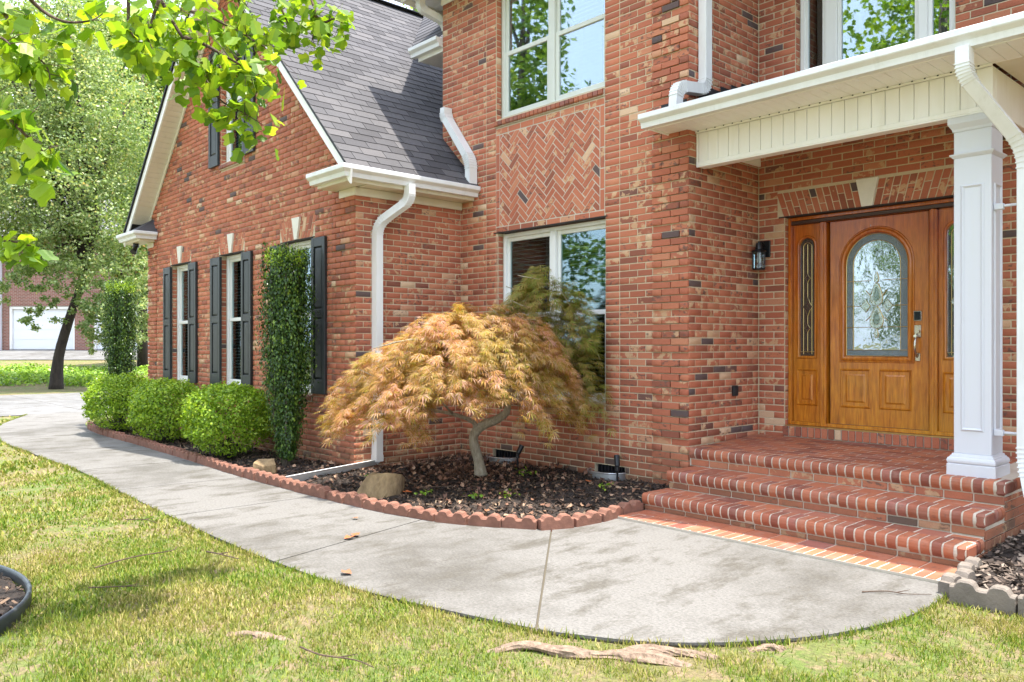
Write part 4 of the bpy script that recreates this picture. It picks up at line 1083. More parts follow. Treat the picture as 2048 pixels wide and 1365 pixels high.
# rowlock course below the door sill
n = int((DOOR[1]-DOOR[0]+.14)/.0677)
sb = MB().box(DOOR[0]-.02, DOOR[1]+.06, YD+.0045, YD+.10, .515, .618).build('door_step', M['mortar_pale'], house)
for i in range(n):
    x = DOOR[0]-.02+i*.0677; MB().bbox(x+.005, x+.0627, YD-.012, YD+.0042, .522, .617, .004).build('rowlock_brick', M['brick'], sb)
# ------------------------------------------------------------------ front door with two side lights
D0, D1, DZ0, DZ1 = DOOR[0]+.003, DOOR[1]-.003, .62, 2.714
fd = frS(YD)
door = frame_bars(D0, D1, DZ0+.012, DZ1, .035, fd, .065, .16).build('front_door', M['wood'], house)
MB().bbox(D0+.036, D1-.036, YD+.060, YD+.15, DZ1-.075, DZ1-.036, .006).build('head_board', M['wood_dark'], door)
MB().bbox(D0-.0, D1+.0, YD-.004, YD+.17, DZ0, DZ0+.011, .003).build('threshold', M['brass'], door)
SX0, SX1 = -3.695, -2.785            # slab
SZ0, SZ1 = .652, 2.632
for a, b in ((-3.782, -3.715), (-2.765, -2.70)):
    MB().bbox(a, b, YD+.062, YD+.16, DZ0+.012, DZ1-.076, .008).build('mullion_post', M['wood'], door)
    MB().bbox(a+.02, b-.02, YD+.052, YD+.0615, DZ0+.012, DZ1-.076, .004).build('post_bead', M['wood'], door)
MB().bbox(-3.714, -2.766, YD+.085, YD+.16, SZ1+.004, DZ1-.076, .006).build('door_head', M['wood'], door)
def arch_loop(u0, u1, z0, zt, n=18, rise=None):
    """rectangle with an arched top"""
    c, r = (u0+u1)/2, (u1-u0)/2; rise = rise or r; zs = zt-rise
    return [(u0, z0), (u1, z0)] + [(c+r*math.cos(a), zs+rise*math.sin(a)) for a in np.linspace(0, math.pi, n)]
def bead(loop, y, rad, name, parent, mat='wood', closed=True):
    m = MB(); pts = [(a, y, b) for a, b in loop]
    prof = [(rad*math.cos(t), rad*math.sin(t)*1.1) for t in np.linspace(0, 2*math.pi, 9)[:-1]]
    m.sweep(pts, prof, (0,1,0), closed=closed); return m.build(name, M[mat], parent, smooth=True)
def came(pts, y, parent, r=.0028, mat='brass'): return MB().tube([(a, y, b) for a, b in pts], r, 6).build('came', M[mat], parent)
def raised(u0, u1, z0, z1, y, parent):
    m = MB(); L = [(rect(u0,u1,z0,z1), .002), (rect(u0+.012,u1-.012,z0+.012,z1-.012), -.012), (rect(u0+.024,u1-.024,z0+.024,z1-.024), .004), (rect(u0+.034,u1-.034,z0+.034,z1-.034), .010),
             (rect(u0+.066,u1-.066,z0+.066,z1-.066), -.006), (rect(u0+.070,u1-.070,z0+.070,z1-.070), -.010)]
    v = [(a, y+d, b) for l, d in L for a, b in l]; f = []
    for k in range(len(L)-1): f += [(k*4+i, k*4+(i+1)%4, k*4+4+(i+1)%4, k*4+4+i) for i in range(4)]
    k = (len(L)-1)*4; f.append((k, k+1, k+2, k+3)); m.add(v, f); return m.build('raised_panel', M['wood'], parent)
YS = YD+.115                        # slab face
GL = (-3.545, -2.965, 1.325, 2.487)
hole = arch_loop(*GL)
slab = plate(rect(SX0, SX1, SZ0, SZ1), [hole], frS(YS), 0, .045).build('door_leaf', M['wood'], door)
bead(arch_loop(GL[0]-.024, GL[1]+.024, GL[2]-.024, GL[3]+.024), YS-.004, .020, 'arch_moulding', door)
bead(arch_loop(GL[0]-.050, GL[1]+.050, GL[2]-.050, GL[3]+.050), YS-.001, .009, 'arch_bead', door)
inner = arch_loop(-3.475, -3.035, 1.385, 2.418)
gp = plate(hole, [inner], frS(YS), .020, .024).build('border_glass', M['glass_grain'], door)
g2 = plate(inner, [], frS(YS), .021, .024).build('door_pane', M['glass_door'], door)
yc = YS+.016
came(inner+[inner[0]], yc, door); came(arch_loop(GL[0]+.004, GL[1]-.004, GL[2]+.004, GL[3]-.004)+[(GL[0]+.004, GL[2]+.004)], yc, door, .004)
for z in (1.385, 1.60, 1.80, 2.04):
    came([(GL[0], z), (-3.475, z)], yc, door); came([(-3.035, z), (GL[1], z)], yc, door)
xc = -3.255
came([(-3.475,1.80),(-3.40,1.80)], yc, door); came([(-3.11,1.80),(-3.035,1.80)], yc, door); came([(-3.475,2.04),(-3.31,2.04)], yc, door); came([(-3.20,2.04),(-3.035,2.04)], yc, door); came([(-3.475,1.60),(-3.30,1.60)], yc, door); came([(-3.21,1.60),(-3.035,1.60)], yc, door)
def tear(cx, z0, z1, w, n=16, top=True):
    out = []
    for i in range(n+1):
        t = i/n*2*math.pi; s = math.sin(t/2)**1.0; out.append((cx+w*math.sin(t)*(.35+.65*math.sin(t/2)**2) * (1 if top else 1), z0+(z1-z0)*(1+math.cos(t))/2))
    return out
for z0, z1, w in ((1.50,1.585,.022),(1.585,1.80,.085),(1.80,2.02,.075),(2.02,2.12,.026),(1.62,1.76,.045),(1.84,1.98,.040)):
    loop = tear(xc, z0, z1, w); came(loop, yc, door, .0032); plate([p for p in loop[:-1]], [], frS(YS), .012, .019).build('bevel_glass', M['glass_bevel'], door)
for s in (-1, 1):
    d = [(xc+s*.06,1.80),(xc+s*.10,1.86),(xc+s*.145,1.80),(xc+s*.10,1.74)]; came(d+[d[0]], yc, door); plate(d, [], frS(YS), .0125, .0185).build('bevel_glass', M['glass_bevel'], door)
    came([(xc,1.80),(xc+s*.06,1.90),(xc+s*.10,1.95)], yc, door); came([(xc,1.80),(xc+s*.06,1.70),(xc+s*.10,1.66)], yc, door)
raised(-3.595, -3.30, .828, 1.205, YS-.001, door); raised(-3.222, -2.93, .828, 1.205, YS-.001, door)
MB().bbox(SX0+.004, SX1-.004, YS-.010, YS+.03, .634, .668, .004).build('door_sweep', M['sweep'], door)
# dark hall behind the glass
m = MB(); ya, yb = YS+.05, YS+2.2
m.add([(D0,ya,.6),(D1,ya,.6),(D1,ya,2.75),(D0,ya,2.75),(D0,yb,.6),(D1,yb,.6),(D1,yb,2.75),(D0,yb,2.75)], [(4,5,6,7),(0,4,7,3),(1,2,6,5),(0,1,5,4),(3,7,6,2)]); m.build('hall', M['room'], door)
for a, b, gm, dk in ((-4.075, -3.785, 'glass_dark', True), (-2.698, -2.405, 'glass_door', False)):
    cx = (a+b)/2; h = arch_loop(cx-.078, cx+.078, 1.325, 2.50, 12); yl = YD+.105
    plate(rect(a, b, DZ0+.012, DZ1-.076), [h], frS(yl), 0, .04).build('side_light', M['wood'], door)
    bead(arch_loop(cx-.092, cx+.092, 1.311, 2.514, 12), yl-.002, .013, 'side_moulding', door)
    plate(h, [], frS(yl), .018, .022).build('side_pane', M[gm], door)
    yy = yl+.013; ia = arch_loop(cx-.044, cx+.044, 1.34, 2.455, 10); came(ia[2:]+[ia[0]], yy, door); came([ia[1], ia[2]], yy, door)
    came([(cx,1.36),(cx,1.56)], yy, door); came([(cx,1.645),(cx,1.72)], yy, door); came([(cx,1.91),(cx,2.06)], yy, door); came([(cx,2.145),(cx,2.44)], yy, door)
    for z, w, hh in ((1.60,.03,.042),(2.10,.03,.042),(1.815,.05,.095),):
        dd = [(cx,z-hh),(cx+w*.45,z-hh*.4),(cx+w,z),(cx+w*.45,z+hh*.4),(cx,z+hh),(cx-w*.45,z+hh*.4),(cx-w,z),(cx-w*.45,z-hh*.4)]; came(dd+[dd[0]], yy, door)
        plate(dd, [], frS(yl), .009, .016).build('bevel_glass', M['glass_bevel'] if not dk else M['glass_dark'], door)
    came([(cx-.078,1.365),(cx+.078,1.365)], yy, door)
    raised(a+.035, b-.035, .828, 1.195, yl-.001, door)
# handle set and keypad
hx = -2.875
hs = MB(); hs.bbox(hx-.030, hx+.030, YS-.012, YS-.0005, 1.50, 1.612, .01).build('handle_set', M['nickel'], door)
MB().bbox(hx-.022, hx+.022, YS-.011, YS-.0005, 1.285, 1.36, .01).build('handle_foot', M['nickel'], door)
pts = []
for i in range(13):
    t = i/12; pts.append((hx-.004, YS-.012-.055*math.sin(math.pi*t)**.8, 1.53-.21*t))
MB().tube(pts, [.008+.004*math.sin(math.pi*i/12) for i in range(13)], 10).build('pull_grip', M['nickel'], door, smooth=True)
MB().tube([(hx+.004,YS-.012,1.56),(hx+.004,YS-.04,1.56)], .022, 14).build('cylinder', M['nickel'], door); MB().tube([(hx-.004,YS-.02,1.50),(hx-.004,YS-.06,1.512)], [.010,.014], 8).build('thumb_latch', M['nickel'], door)
MB().bbox(hx-.036, hx+.036, YS-.016, YS-.0005, 1.648, 1.742, .012).build('keypad_rim', M['nickel'], door); MB().bbox(hx-.028, hx+.028, YS-.022, YS-.0162, 1.656, 1.734, .01).build('keypad', M['keypad'], door)
MB().lathe((-3.30,YS-.004,2.56), [(0,.004),(.004,.004),(.004,-.004),(0,-.004)], 8).build('door_pin', M['nickel'], door)

# ------------------------------------------------------------------ wall lantern, outlet cover
lx, ly, lz = -4.335, YD-.115, 2.33
lan = thing('wall_lantern', 'black wall lantern with clear glass beside the door', 'lantern', (lx, YD, lz))
MB().bbox(lx+.02-.05, lx+.02+.05, YD-.024, YD-.003, lz+.0, lz+.17, .008).build('back_plate', M['black'], lan)
MB().tube([(lx+.01,YD-.024,lz+.12),(lx+.005,YD-.07,lz+.155),(lx,ly,lz+.15),(lx,ly,lz+.11)], .012, 8).build('arm', M['black'], lan)
MB().lathe((lx,ly,lz), [(0,.145),(.028,.14),(.034,.105),(.036,.075),(.070,.062),(.074,.05),(.060,.046),(.0,.046)], 20).build('hood', M['black'], lan)
MB().lathe((lx,ly,lz), [(.055,.045),(.055,-.12)], 20).build('glass_shade', M['glass'], lan)
MB().lathe((lx,ly,lz), [(0,-.118),(.060,-.118),(.062,-.126),(.058,-.134),(0,-.136)], 20).build('bottom_ring', M['black'], lan)
MB().lathe((lx,ly,lz), [(0,.04),(.012,.035),(.014,.0),(.024,-.03),(.022,-.055),(0,-.07)], 12).build('bulb', M['bulb'], lan)
for k in range(4):
    a = k*math.pi/2+.5; MB().tube([(lx+.059*math.cos(a),ly+.059*math.sin(a),lz+.05),(lx+.059*math.cos(a),ly+.059*math.sin(a),lz-.12)], .004, 6).build('cage_bar', M['black'], lan)
out = thing('outlet_cover', 'small black outlet cover low on the portico side wall', 'outlet', (XA, 7.04, .97))
MB().bbox(XA+.003, XA+.03, 7.0, 7.08, .925, 1.03, .006).build('box', M['black'], out); MB().bbox(XA+.031, XA+.036, 7.008, 7.072, .935, 1.02, .003).build('flap', M['flash'], out)
# ------------------------------------------------------------------ garden shrubs and trees
DIA = [(0,0,0),(.45,-.28,.06),(1,0,-.05),(.45,.28,.06)]; DIAF = [(0,1,2,3)]
def leaf_part(name, P, N, size, mat, parent, aspect=1.0, droop=None, rng=RNG, tv=DIA, tf=DIAF, kind='stuff'):
    A, B, N = frames(N, rng, droop); s = np.asarray(size).reshape(-1, 1)
    return link(name, scatter(name, P, A*s, B*s*aspect, N*s, tv, tf), mat, parent, kind)

def boxwood(cx, cy, w, dpt, h, seed, label, lean=(0,0)):
    rng = np.random.default_rng(seed); root = thing('boxwood_shrub', label, 'shrub', (cx, cy, 0), 0, 'clipped round shrubs in the bed')
    n = 15000; u = unit(rng.normal(size=(n,3))); e = 2.6
    k = (np.abs(u)**e).sum(1)**(-1/e); d = u*k[:,None]; r = 1-np.abs(rng.normal(0,.10,n)); r = np.clip(r, .45, 1.04)
    ang = np.arctan2(u[:,1], u[:,0]); bump = 1+.10*vnoise(ang*2.2+seed, u[:,2]*3, 1.6, seed)+.07*vnoise(ang*6, u[:,2]*7, 1, seed+1); r = np.where(rng.random(n) < .05, r+rng.uniform(0,.10,n), r)
    P = d*(r*bump)[:,None]*np.array([w/2, dpt/2, h*.5]); P[:,2] += h*.56
    low = P[:,2] < h*.30; keep = ~(low & (rng.random(n) < .75)); P = P[keep]; N = u[keep]+rng.normal(size=(keep.sum(),3))*.9+np.array([0,0,.5])
    P = P+np.array([cx, cy, .03]); leaf_part('foliage', P, N, rng.uniform(.030,.052,len(P)), M['f_box'], root, 1.05, rng=rng)
    st = MB()
    for i in range(12):
        a = rng.uniform(0, 6.28); q = rng.uniform(.3, .85); st.tube([(cx+.04*math.cos(a),cy+.04*math.sin(a),0),(cx+.5*q*w/2*math.cos(a),cy+.5*q*dpt/2*math.sin(a),h*.35),(cx+.8*q*w/2*math.cos(a),cy+.8*q*dpt/2*math.sin(a),h*.75)], [.014,.009,.004], 5)
    st.build('stems', M['bark_dark'], root)
boxwood(-13.95, 4.16, 1.16, 1.0, .86, 41, 'clipped round green shrub farthest left in the flower bed')
boxwood(-12.05, 4.24, 1.22, .95, .84, 42, 'clipped round green shrub between the two other round shrubs')
boxwood(-9.88, 4.22, 1.12, .98, .86, 43, 'clipped round green shrub right next to the pillar shrub and small rock')

def pillar(cx, cy, h, seed, label):
    rng = np.random.default_rng(seed); root = thing('pillar_holly', label, 'shrub', (cx, cy, 0), 0, 'tall narrow pillar shrubs')
    P, N = [], []
    for i in range(62):                                   # upright shoots packed into a pillar
        a = rng.uniform(0, 2*math.pi); R = .262*math.sqrt(rng.random())*rng.uniform(.80,1.22); top = h*(1.03-.17*rng.random()**1.5)+(.05 if rng.random() < .2 else 0)-(.35 if rng.random() < .12 else 0); m = 480
        z = .12+(rng.random(m)**.9)*(top-.12); k = np.interp(z, [0,.25,.7,1.25,h], [.22,.36,.68,.98,1.0]); w = np.interp(z, [0,.4,top-.25,top], [.03,.055,.05,.018])
        cx2 = cx+R*k*math.cos(a)+.02*np.sin(z*4+i); cy2 = cy+R*k*math.sin(a)+.02*np.cos(z*4.7+i); o = rng.normal(size=(m,3))*w[:,None]*np.array([.8,.8,.5])
        P.append(np.stack([cx2,cy2,z],1)+o); N.append(o/np.maximum(w[:,None],.01)+np.array([math.cos(a),math.sin(a),.2])*.6+rng.normal(size=(m,3))*.4)
    P = np.concatenate(P); N = np.concatenate(N); n = len(P)
    A, B, N = frames(N, rng, ((0,0,1), .65)); s = rng.uniform(.024,.046,(n,1))
    link('foliage', scatter('foliage', P, A*s, B*s*1.05, N*s, DIA, DIAF), M['f_holly'], root, 'stuff')
    # fresh tips on top
    m = 1300; th = rng.uniform(0,6.28,m); r = .25*np.sqrt(rng.random(m)); P = np.stack([cx+r*np.cos(th), cy+r*np.sin(th), h-.06+rng.normal(0,.06,m)],1)
    A, B, N = frames(rng.normal(size=(m,3)), rng, ((0,0,1), .6)); s = rng.uniform(.02,.034,(m,1)); link('new_growth', scatter('new_growth', P, A*s, B*s*.9, N*s, DIA, DIAF), M['f_box'], root, 'stuff')
    st = MB()
    for i in range(14):
        a = rng.uniform(0,6.28); q = rng.uniform(.05,.2); st.tube([(cx+.03*math.cos(a),cy+.03*math.sin(a),0),(cx+q*.8*math.cos(a),cy+q*.8*math.sin(a),.5),(cx+q*math.cos(a),cy+q*math.sin(a),h*.9)], [.012,.010,.003], 5)
    st.build('stems', M['bark'], root)
pillar(-8.66, 4.40, 2.50, 51, 'tall dark pillar shrub in front of the third shuttered window')
pillar(-15.48, 4.62, 2.52, 52, 'tall dark pillar shrub past the far left corner of the house')

# ---- lace-leaf maple
def lace_template():
    tv, tf = [], []
    for ang, L in ((-95,.42),(-70,.60),(-46,.80),(-23,.94),(0,1.0),(23,.94),(46,.80),(70,.60),(95,.42)):
        a = math.radians(ang); dx, dy = math.cos(a), math.sin(a); w = .034; k = len(tv)
        tv += [(0,0,0),(dx*L*.5-dy*w, dy*L*.5+dx*w,-.05),(dx*L,dy*L,-.30*L),(dx*L*.5+dy*w, dy*L*.5-dx*w,-.05)]; tf.append((k,k+1,k+2,k+3))
    return tv, tf
LT, LF = lace_template()
def maple():
    rng = np.random.default_rng(61); bx_, by_ = -6.47, 5.50
    root = thing('japanese_maple', 'low weeping maple with orange lacy leaves before the main window', 'tree', (bx_, by_, .06), 0)
    C = np.array([-6.30, 4.98]); Rl, Rd = 1.17, .88
    P, D = [], []
    def dome(n, C, Rl, Rd, ztop, drop, power=1.0, tilt=0.0, zmin=.55):
        for i in range(n):
            r = math.sqrt(rng.random())*.98; th = rng.uniform(0, 2*math.pi); lx, ld = r*math.cos(th)*Rl, r*math.sin(th)*Rd
            if float(vnoise(lx*3.4+ztop*7, ld*3.4, 1.0, 21)) < -.30: continue
            z = ztop - drop*(r**2)*power + tilt*lx/Rl + rng.normal(0,.045)+.10*vnoise(lx*2.3+5, ld*2.3, 1.3, 4)
            z = .7*(round(z/.13)*.13)+.3*z; lay_ = rng.random(); z -= .26*(int(lay_*lay_*3)/2)*(1-.3*r)
            out = RGT*math.cos(th)+FWD*math.sin(th)*.9; m = rng.integers(10, 18)
            L = rng.uniform(.14,.30)
            for k in range(m):
                t = k/m; q = C+RGT*lx+FWD*ld+out*(t-.5)*L; zz = z+.02-.16*t*t*(.5+r)
                q = q+rng.normal(0,.028,2); P.append((q[0], q[1], zz+rng.normal(0,.022))); dv = np.array([out[0], out[1], -.16-.45*t*r])+rng.normal(0,.30,3)*np.array([1,1,.6]); D.append(dv)
    dome(460, C+RGT*.05, Rl*1.03, Rd, 1.76, .76, 1.0, .22)
    dome(170, C+RGT*.60-FWD*.10, .66, .62, 1.62, .78)
    dome(120, C-RGT*.62-FWD*.15, .60, .60, 1.30, .48)
    dome(60, C-FWD*.55, .95, .35, 1.34, .42)
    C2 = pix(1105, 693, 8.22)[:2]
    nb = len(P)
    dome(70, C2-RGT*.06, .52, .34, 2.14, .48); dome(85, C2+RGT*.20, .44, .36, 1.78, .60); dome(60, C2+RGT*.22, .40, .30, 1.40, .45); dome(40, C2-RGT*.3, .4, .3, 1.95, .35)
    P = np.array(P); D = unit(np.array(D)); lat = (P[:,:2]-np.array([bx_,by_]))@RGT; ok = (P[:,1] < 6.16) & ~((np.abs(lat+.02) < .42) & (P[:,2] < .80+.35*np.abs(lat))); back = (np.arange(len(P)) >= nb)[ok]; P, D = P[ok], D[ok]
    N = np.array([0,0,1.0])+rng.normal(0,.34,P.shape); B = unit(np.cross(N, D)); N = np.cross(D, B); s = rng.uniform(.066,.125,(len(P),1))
    for nm, q, mt in (('foliage', ~back, 'f_maple'), ('rear_foliage', back, 'f_maple_shade')): link(nm, scatter(nm, P[q], (D*s)[q], (B*s)[q], (N*s)[q], LT, LF), M[mt], root, 'stuff')
    tr = MB(); T = [pix(962,952,8.32),pix(956,917,8.32),pix(948,890,8.30),pix(949,868,8.28),pix(966,851,8.25),pix(996,838,8.2),pix(1016,812,8.15),pix(985,740,8.0),pix(960,690,7.9)]
    tr.tube(smooth_line(T,3), list(np.interp(np.linspace(0,1,25),[0,.08,.3,.6,.75,1],[.075,.054,.050,.046,.034,.016])), 12); tr.build('trunk', M['bark_maple'], root, smooth=True)
    br = MB()
    for pts, r0 in (([(952,862,8.27),(946,844,8.2),(908,829,8.05),(850,815,7.9),(780,770,7.7),(720,740,7.6)],.030), ([(1003,800,8.15),(1060,760,8.1),(1120,700,8.2),(1150,640,8.2),(1120,580,8.2)],.024), ([(985,745,8.0),(900,690,7.8),(820,680,7.6),(740,700,7.5)],.02),
                    ([(1000,815,8.2),(1040,790,7.9),(1090,780,7.7)],.016), ([(975,720,8.0),(1010,640,8.1),(1050,600,8.2)],.018), ([(905,828,8.05),(880,800,7.6),(850,760,7.3)],.014), ([(1120,700,8.2),(1180,690,8.2),(1200,720,8.1)],.012)):
        q = smooth_line([pix(*p) for p in pts], 3); br.tube(q, list(np.linspace(r0,.004,len(q))), 7)
    for i in range(70):
        k = rng.integers(0, len(P)); e = P[k]; s0 = e+np.array([*(C-e[:2])*.25, rng.uniform(.0,.08)]); br.tube([s0, (s0+e)/2+rng.normal(0,.02,3), e], [.005,.003,.002], 4)
    br.build('branches', M['bark_maple'], root, smooth=True)
maple()

# ---- the tulip tree over the lawn: its low branches hang into the picture
tulip_tree = thing('tulip_tree', 'bright green lobed leaves hanging on low branches at upper left', 'tree', (-5.45, -.20, 0))
def half(s): return [(0,0,0),(.10,.28*s,.05),(.28,.50*s,.10),(.40,.37*s,.05),(.58,.35*s,.04),(.80,.46*s,.08),(1.0,.30*s,.03),(.90,0,-.02)]
def tleaf(bend, fold):
    m = MB()
    for s in (1, -1):
        v = [(a, b, fold*abs(b)-bend*a*a) for a, b, c in half(s)]; m.add(v, [tuple(range(8))])
    m.tube([(-.75,0,.05),(-.3,0,.03),(0,0,0)], [.008,.010,.012], 4); me = m.mesh('leaf'); me.materials.append(M['f_tulip']); return me
TL = [tleaf(.10,.20), tleaf(.25,.35), tleaf(-.05,.10), tleaf(.35,.05)]
TW = [  # (pixel polyline, depth from, to, leaves, spread px, leaf size m)
 ([(300,-40),(330,15),(355,60),(378,95),(395,130),(415,165),(440,200),(465,215),(490,228),(525,250)],4.25,4.45,125,52,.072),
 ([(330,15),(365,20),(410,30),(450,50),(480,65),(530,95)],4.3,4.6,85,50,.070),
 ([(370,75),(410,90),(445,110),(480,130),(512,150),(545,180)],4.2,4.5,100,52,.072),
 ([(470,-40),(480,10),(500,45),(530,70)],4.6,4.9,55,46,.070),
 ([(600,-40),(622,0),(632,30),(628,60),(622,92)],5.0,5.1,50,34,.070),
 ([(628,30),(650,45),(668,38),(690,50)],5.0,5.1,40,30,.068),
 ([(540,-40),(560,10),(575,45),(590,55)],4.8,5.0,52,42,.075),
 ([(257,-30),(257,40),(262,65),(272,78)],4.0,4.0,22,32,.085),
 ([(318,0),(303,45),(298,85),(318,120)],4.1,4.1,30,34,.085),
 ([(-40,-20),(0,18),(28,55),(58,98),(92,132),(100,160)],3.5,3.6,58,40,.085),
 ([(48,-15),(85,22),(130,44),(180,42),(205,28)],3.6,3.7,26,34,.092),
 ([(-60,190),(5,225),(38,258),(72,290),(105,320)],3.3,3.4,54,42,.090),
 ([(-60,470),(0,480),(30,484),(62,492)],3.6,3.6,30,22,.085),
 ([(-60,60),(0,75),(20,90)],3.4,3.4,22,36,.095),
]
rng = np.random.default_rng(71); tw = MB(); leaves = []
for pts, d0, d1, n, spread, size in TW:
    k = len(pts); q = [pix(x, y, d0+(d1-d0)*i/(k-1)+.04*math.sin(i*2.1)) for i, (x, y) in enumerate(pts)]; q = smooth_line(q, 3); L = len(q)
    tw.tube(q, list(np.linspace(.0105, .0025, L)), 6)
    for i in range(n):
        t = (rng.random()**.8)*(L-1); a = int(t); p = q[a] if a >= L-1 else q[a]*(1-(t-a))+q[a+1]*(t-a)
        off = rng.normal(0, .62, 3)*spread/1610*d0; off[2] -= .25*spread/1610*d0; leaves.append((p+off, size*rng.uniform(.72,1.12), p))
order_ = rng.permutation(len(leaves)); leaves = [leaves[i] for i in order_]
leaves.sort(key=lambda l: 0 if (pixel_of(l[0]) or (-1,-1))[0] > 0 and (pixel_of(l[0]) or (-1,-1))[1] > 0 else 1)
sel = [leaves[i] for i in rng.permutation(min(len(leaves), 560))]; leaves = sel[:300]+sel[300:]+leaves[560:]
for i, (p, s, q) in enumerate(leaves[:300]):
    a = Vector((rng.normal(0,.7), rng.normal(0,.7), -.75+rng.normal(0,.4))).normalized(); nrm = Vector((rng.normal(0,.7), rng.normal(-.35,.7), rng.normal(.45,.5)))
    b = nrm.cross(a).normalized(); nn = a.cross(b); mw = Matrix(((a.x,b.x,nn.x,p[0]),(a.y,b.y,nn.y,p[1]),(a.z,b.z,nn.z,p[2]),(0,0,0,1))) @ Matrix.Scale(s, 4)
    place('leaf', TL[i % 4], mw, tulip_tree)
    e = mw @ Vector((-.7,0,.04))
    if i % 2: tw.tube([Vector(q), (Vector(q)+e)/2+Vector((0,0,.01)), e], [.0022,.0018,.0012], 4)
def leaf_tris():
    tv = [c for c in half(1)]+[c for c in half(-1)]; tf = []
    for o in (0, 8): tf += [(o,o+1,o+2,o+3),(o,o+3,o+4,o+7),(o+4,o+5,o+6,o+7)]
    return tv, tf
# limb, trunk and the rest of the crown above the frame
def limb(a, b, c, r): tw.tube(smooth_line([np.array(a), np.array(b), np.array(c)], 4), list(np.linspace(r, .012, 9)), 8)
limb((-5.45,-.2,3.9), (-5.0,.6,3.75), pix(300,-40,4.25), .05); limb((-5.3,.0,4.3), (-4.6,.9,4.3), pix(600,-40,5.0), .045); limb((-5.45,-.2,3.6), (-4.6,.1,3.4), pix(-40,-20,3.5), .04)
limb((-5.0,.6,3.75), (-4.7,1.2,3.7), pix(470,-40,4.6), .03); limb((-5.0,.6,3.75), (-4.8,1.4,3.6), pix(540,-40,4.8), .025); limb((-5.45,-.2,3.4), (-4.9,.0,2.9), pix(-60,190,3.3), .03); limb((-5.45,-.2,2.9), (-5.2,.1,2.4), pix(-60,470,3.6), .03)
limb((-4.6,.1,3.4), (-4.5,.5,3.4), pix(48,-15,3.6), .02); limb((-5.0,.6,3.75), (-4.6,1.0,3.5), pix(257,-30,4.0), .02); limb((-4.9,.0,2.9), (-4.6,.0,2.85), pix(-60,60,3.4), .02)
tw.build('twigs', M['twig'], tulip_tree, smooth=True)
MB().tube([(-5.45,-.2,-.1),(-5.45,-.2,.25),(-5.43,-.22,1.8),(-5.46,-.2,4.5),(-5.4,-.25,8.0)], [.30,.22,.19,.15,.05], 14).build('trunk', M['bark'], tulip_tree, smooth=True)
n = 2600; c = np.array([-5.6,-.6,6.6]); u = unit(rng.normal(size=(n,3))); P = c+u*(rng.random((n,1))**.4)*np.array([2.2,1.9,2.6]); P = P[P[:,2] > 4.6]
extra = [np.array(p) for p, s, q in leaves[300:]]; P = np.concatenate([P]+([np.array(extra)] if extra else []))
tv, tf = leaf_tris(); A, B, N = frames(rng.normal(size=P.shape)*.7+np.array([0,0,.6]), rng, ((0,0,-1),.5)); s = np.concatenate([rng.uniform(.09,.13,len(P)-len(extra)), rng.uniform(.07,.09,len(extra))]).reshape(-1,1)
link('leaf_mass', scatter('leaf_mass', P, A*s, B*s, N*s, tv, tf), M['f_tulips'], tulip_tree, 'stuff')

# ---- trees farther off
def crown_points(rng, n, blobs, clump=.22, shell=.55):
    P = []; tot = sum(b[3]*b[4]*b[5] for b in blobs)
    for cx, cy, cz, rx, ry, rz in blobs:
        m = int(n*rx*ry*rz/tot); nc = max(6, m//55); u = unit(rng.normal(size=(nc,3))); cc = u*(shell+(1-shell)*rng.random((nc,1)))*np.array([rx,ry,rz])
        k = rng.integers(0, nc, m); P.append(cc[k]+rng.normal(0, clump*min(rx,rz)*.62, (m,3))*np.array([1,1,.7])+np.array([cx,cy,cz]))
    return np.concatenate(P)
def far_tree(name, label, base, trunk, blobs, n, size, mat, seed, bark='bark', cat='tree', group=None, limbs=9):
    rng = np.random.default_rng(seed); root = thing(name, label, cat, base, 0, group)
    P = crown_points(rng, n, blobs); leaf_part('crown', P, rng.normal(size=P.shape)+np.array([0,0,.6]), rng.uniform(size*.65, size*1.25, len(P)), mat, root, 1.2, rng=rng)
    t = MB(); t.tube(smooth_line([np.array(p[:3]) for p in trunk], 3), list(np.interp(np.linspace(0,1,(len(trunk)-1)*3+1), np.linspace(0,1,len(trunk)), [p[3] for p in trunk])), 10)
    top = np.array(trunk[-1][:3]); mid = np.array(trunk[len(trunk)//2][:3])
    for i in range(limbs):
        e = P[rng.integers(0, len(P))]; f = rng.random(); s = mid*(1-f)+top*f; w = trunk[-1][3]*1.2; t.tube([s, (s+e)/2+np.array([0,0,.15])*np.linalg.norm(e-s)*.3, e], [w, w*.6, w*.15], 6)
    t.build('trunk', M[bark], root, smooth=True); return root
b = pix(112, 762, 27.0); zb = float(terrain(b[0], b[1])); T = [tuple(b[:2])+(zb-.1,.25), tuple(pix(117,715,27))+(.165,), tuple(pix(138,640,27))+(.15,), tuple(pix(165,560,27))+(.12,), tuple(pix(185,470,27))+(.14,), tuple(pix(190,330,27))+(.07,)]
def blob(px, py, d, rx, ry, rz): return tuple(pix(px, py, d))+(rx, ry, rz)
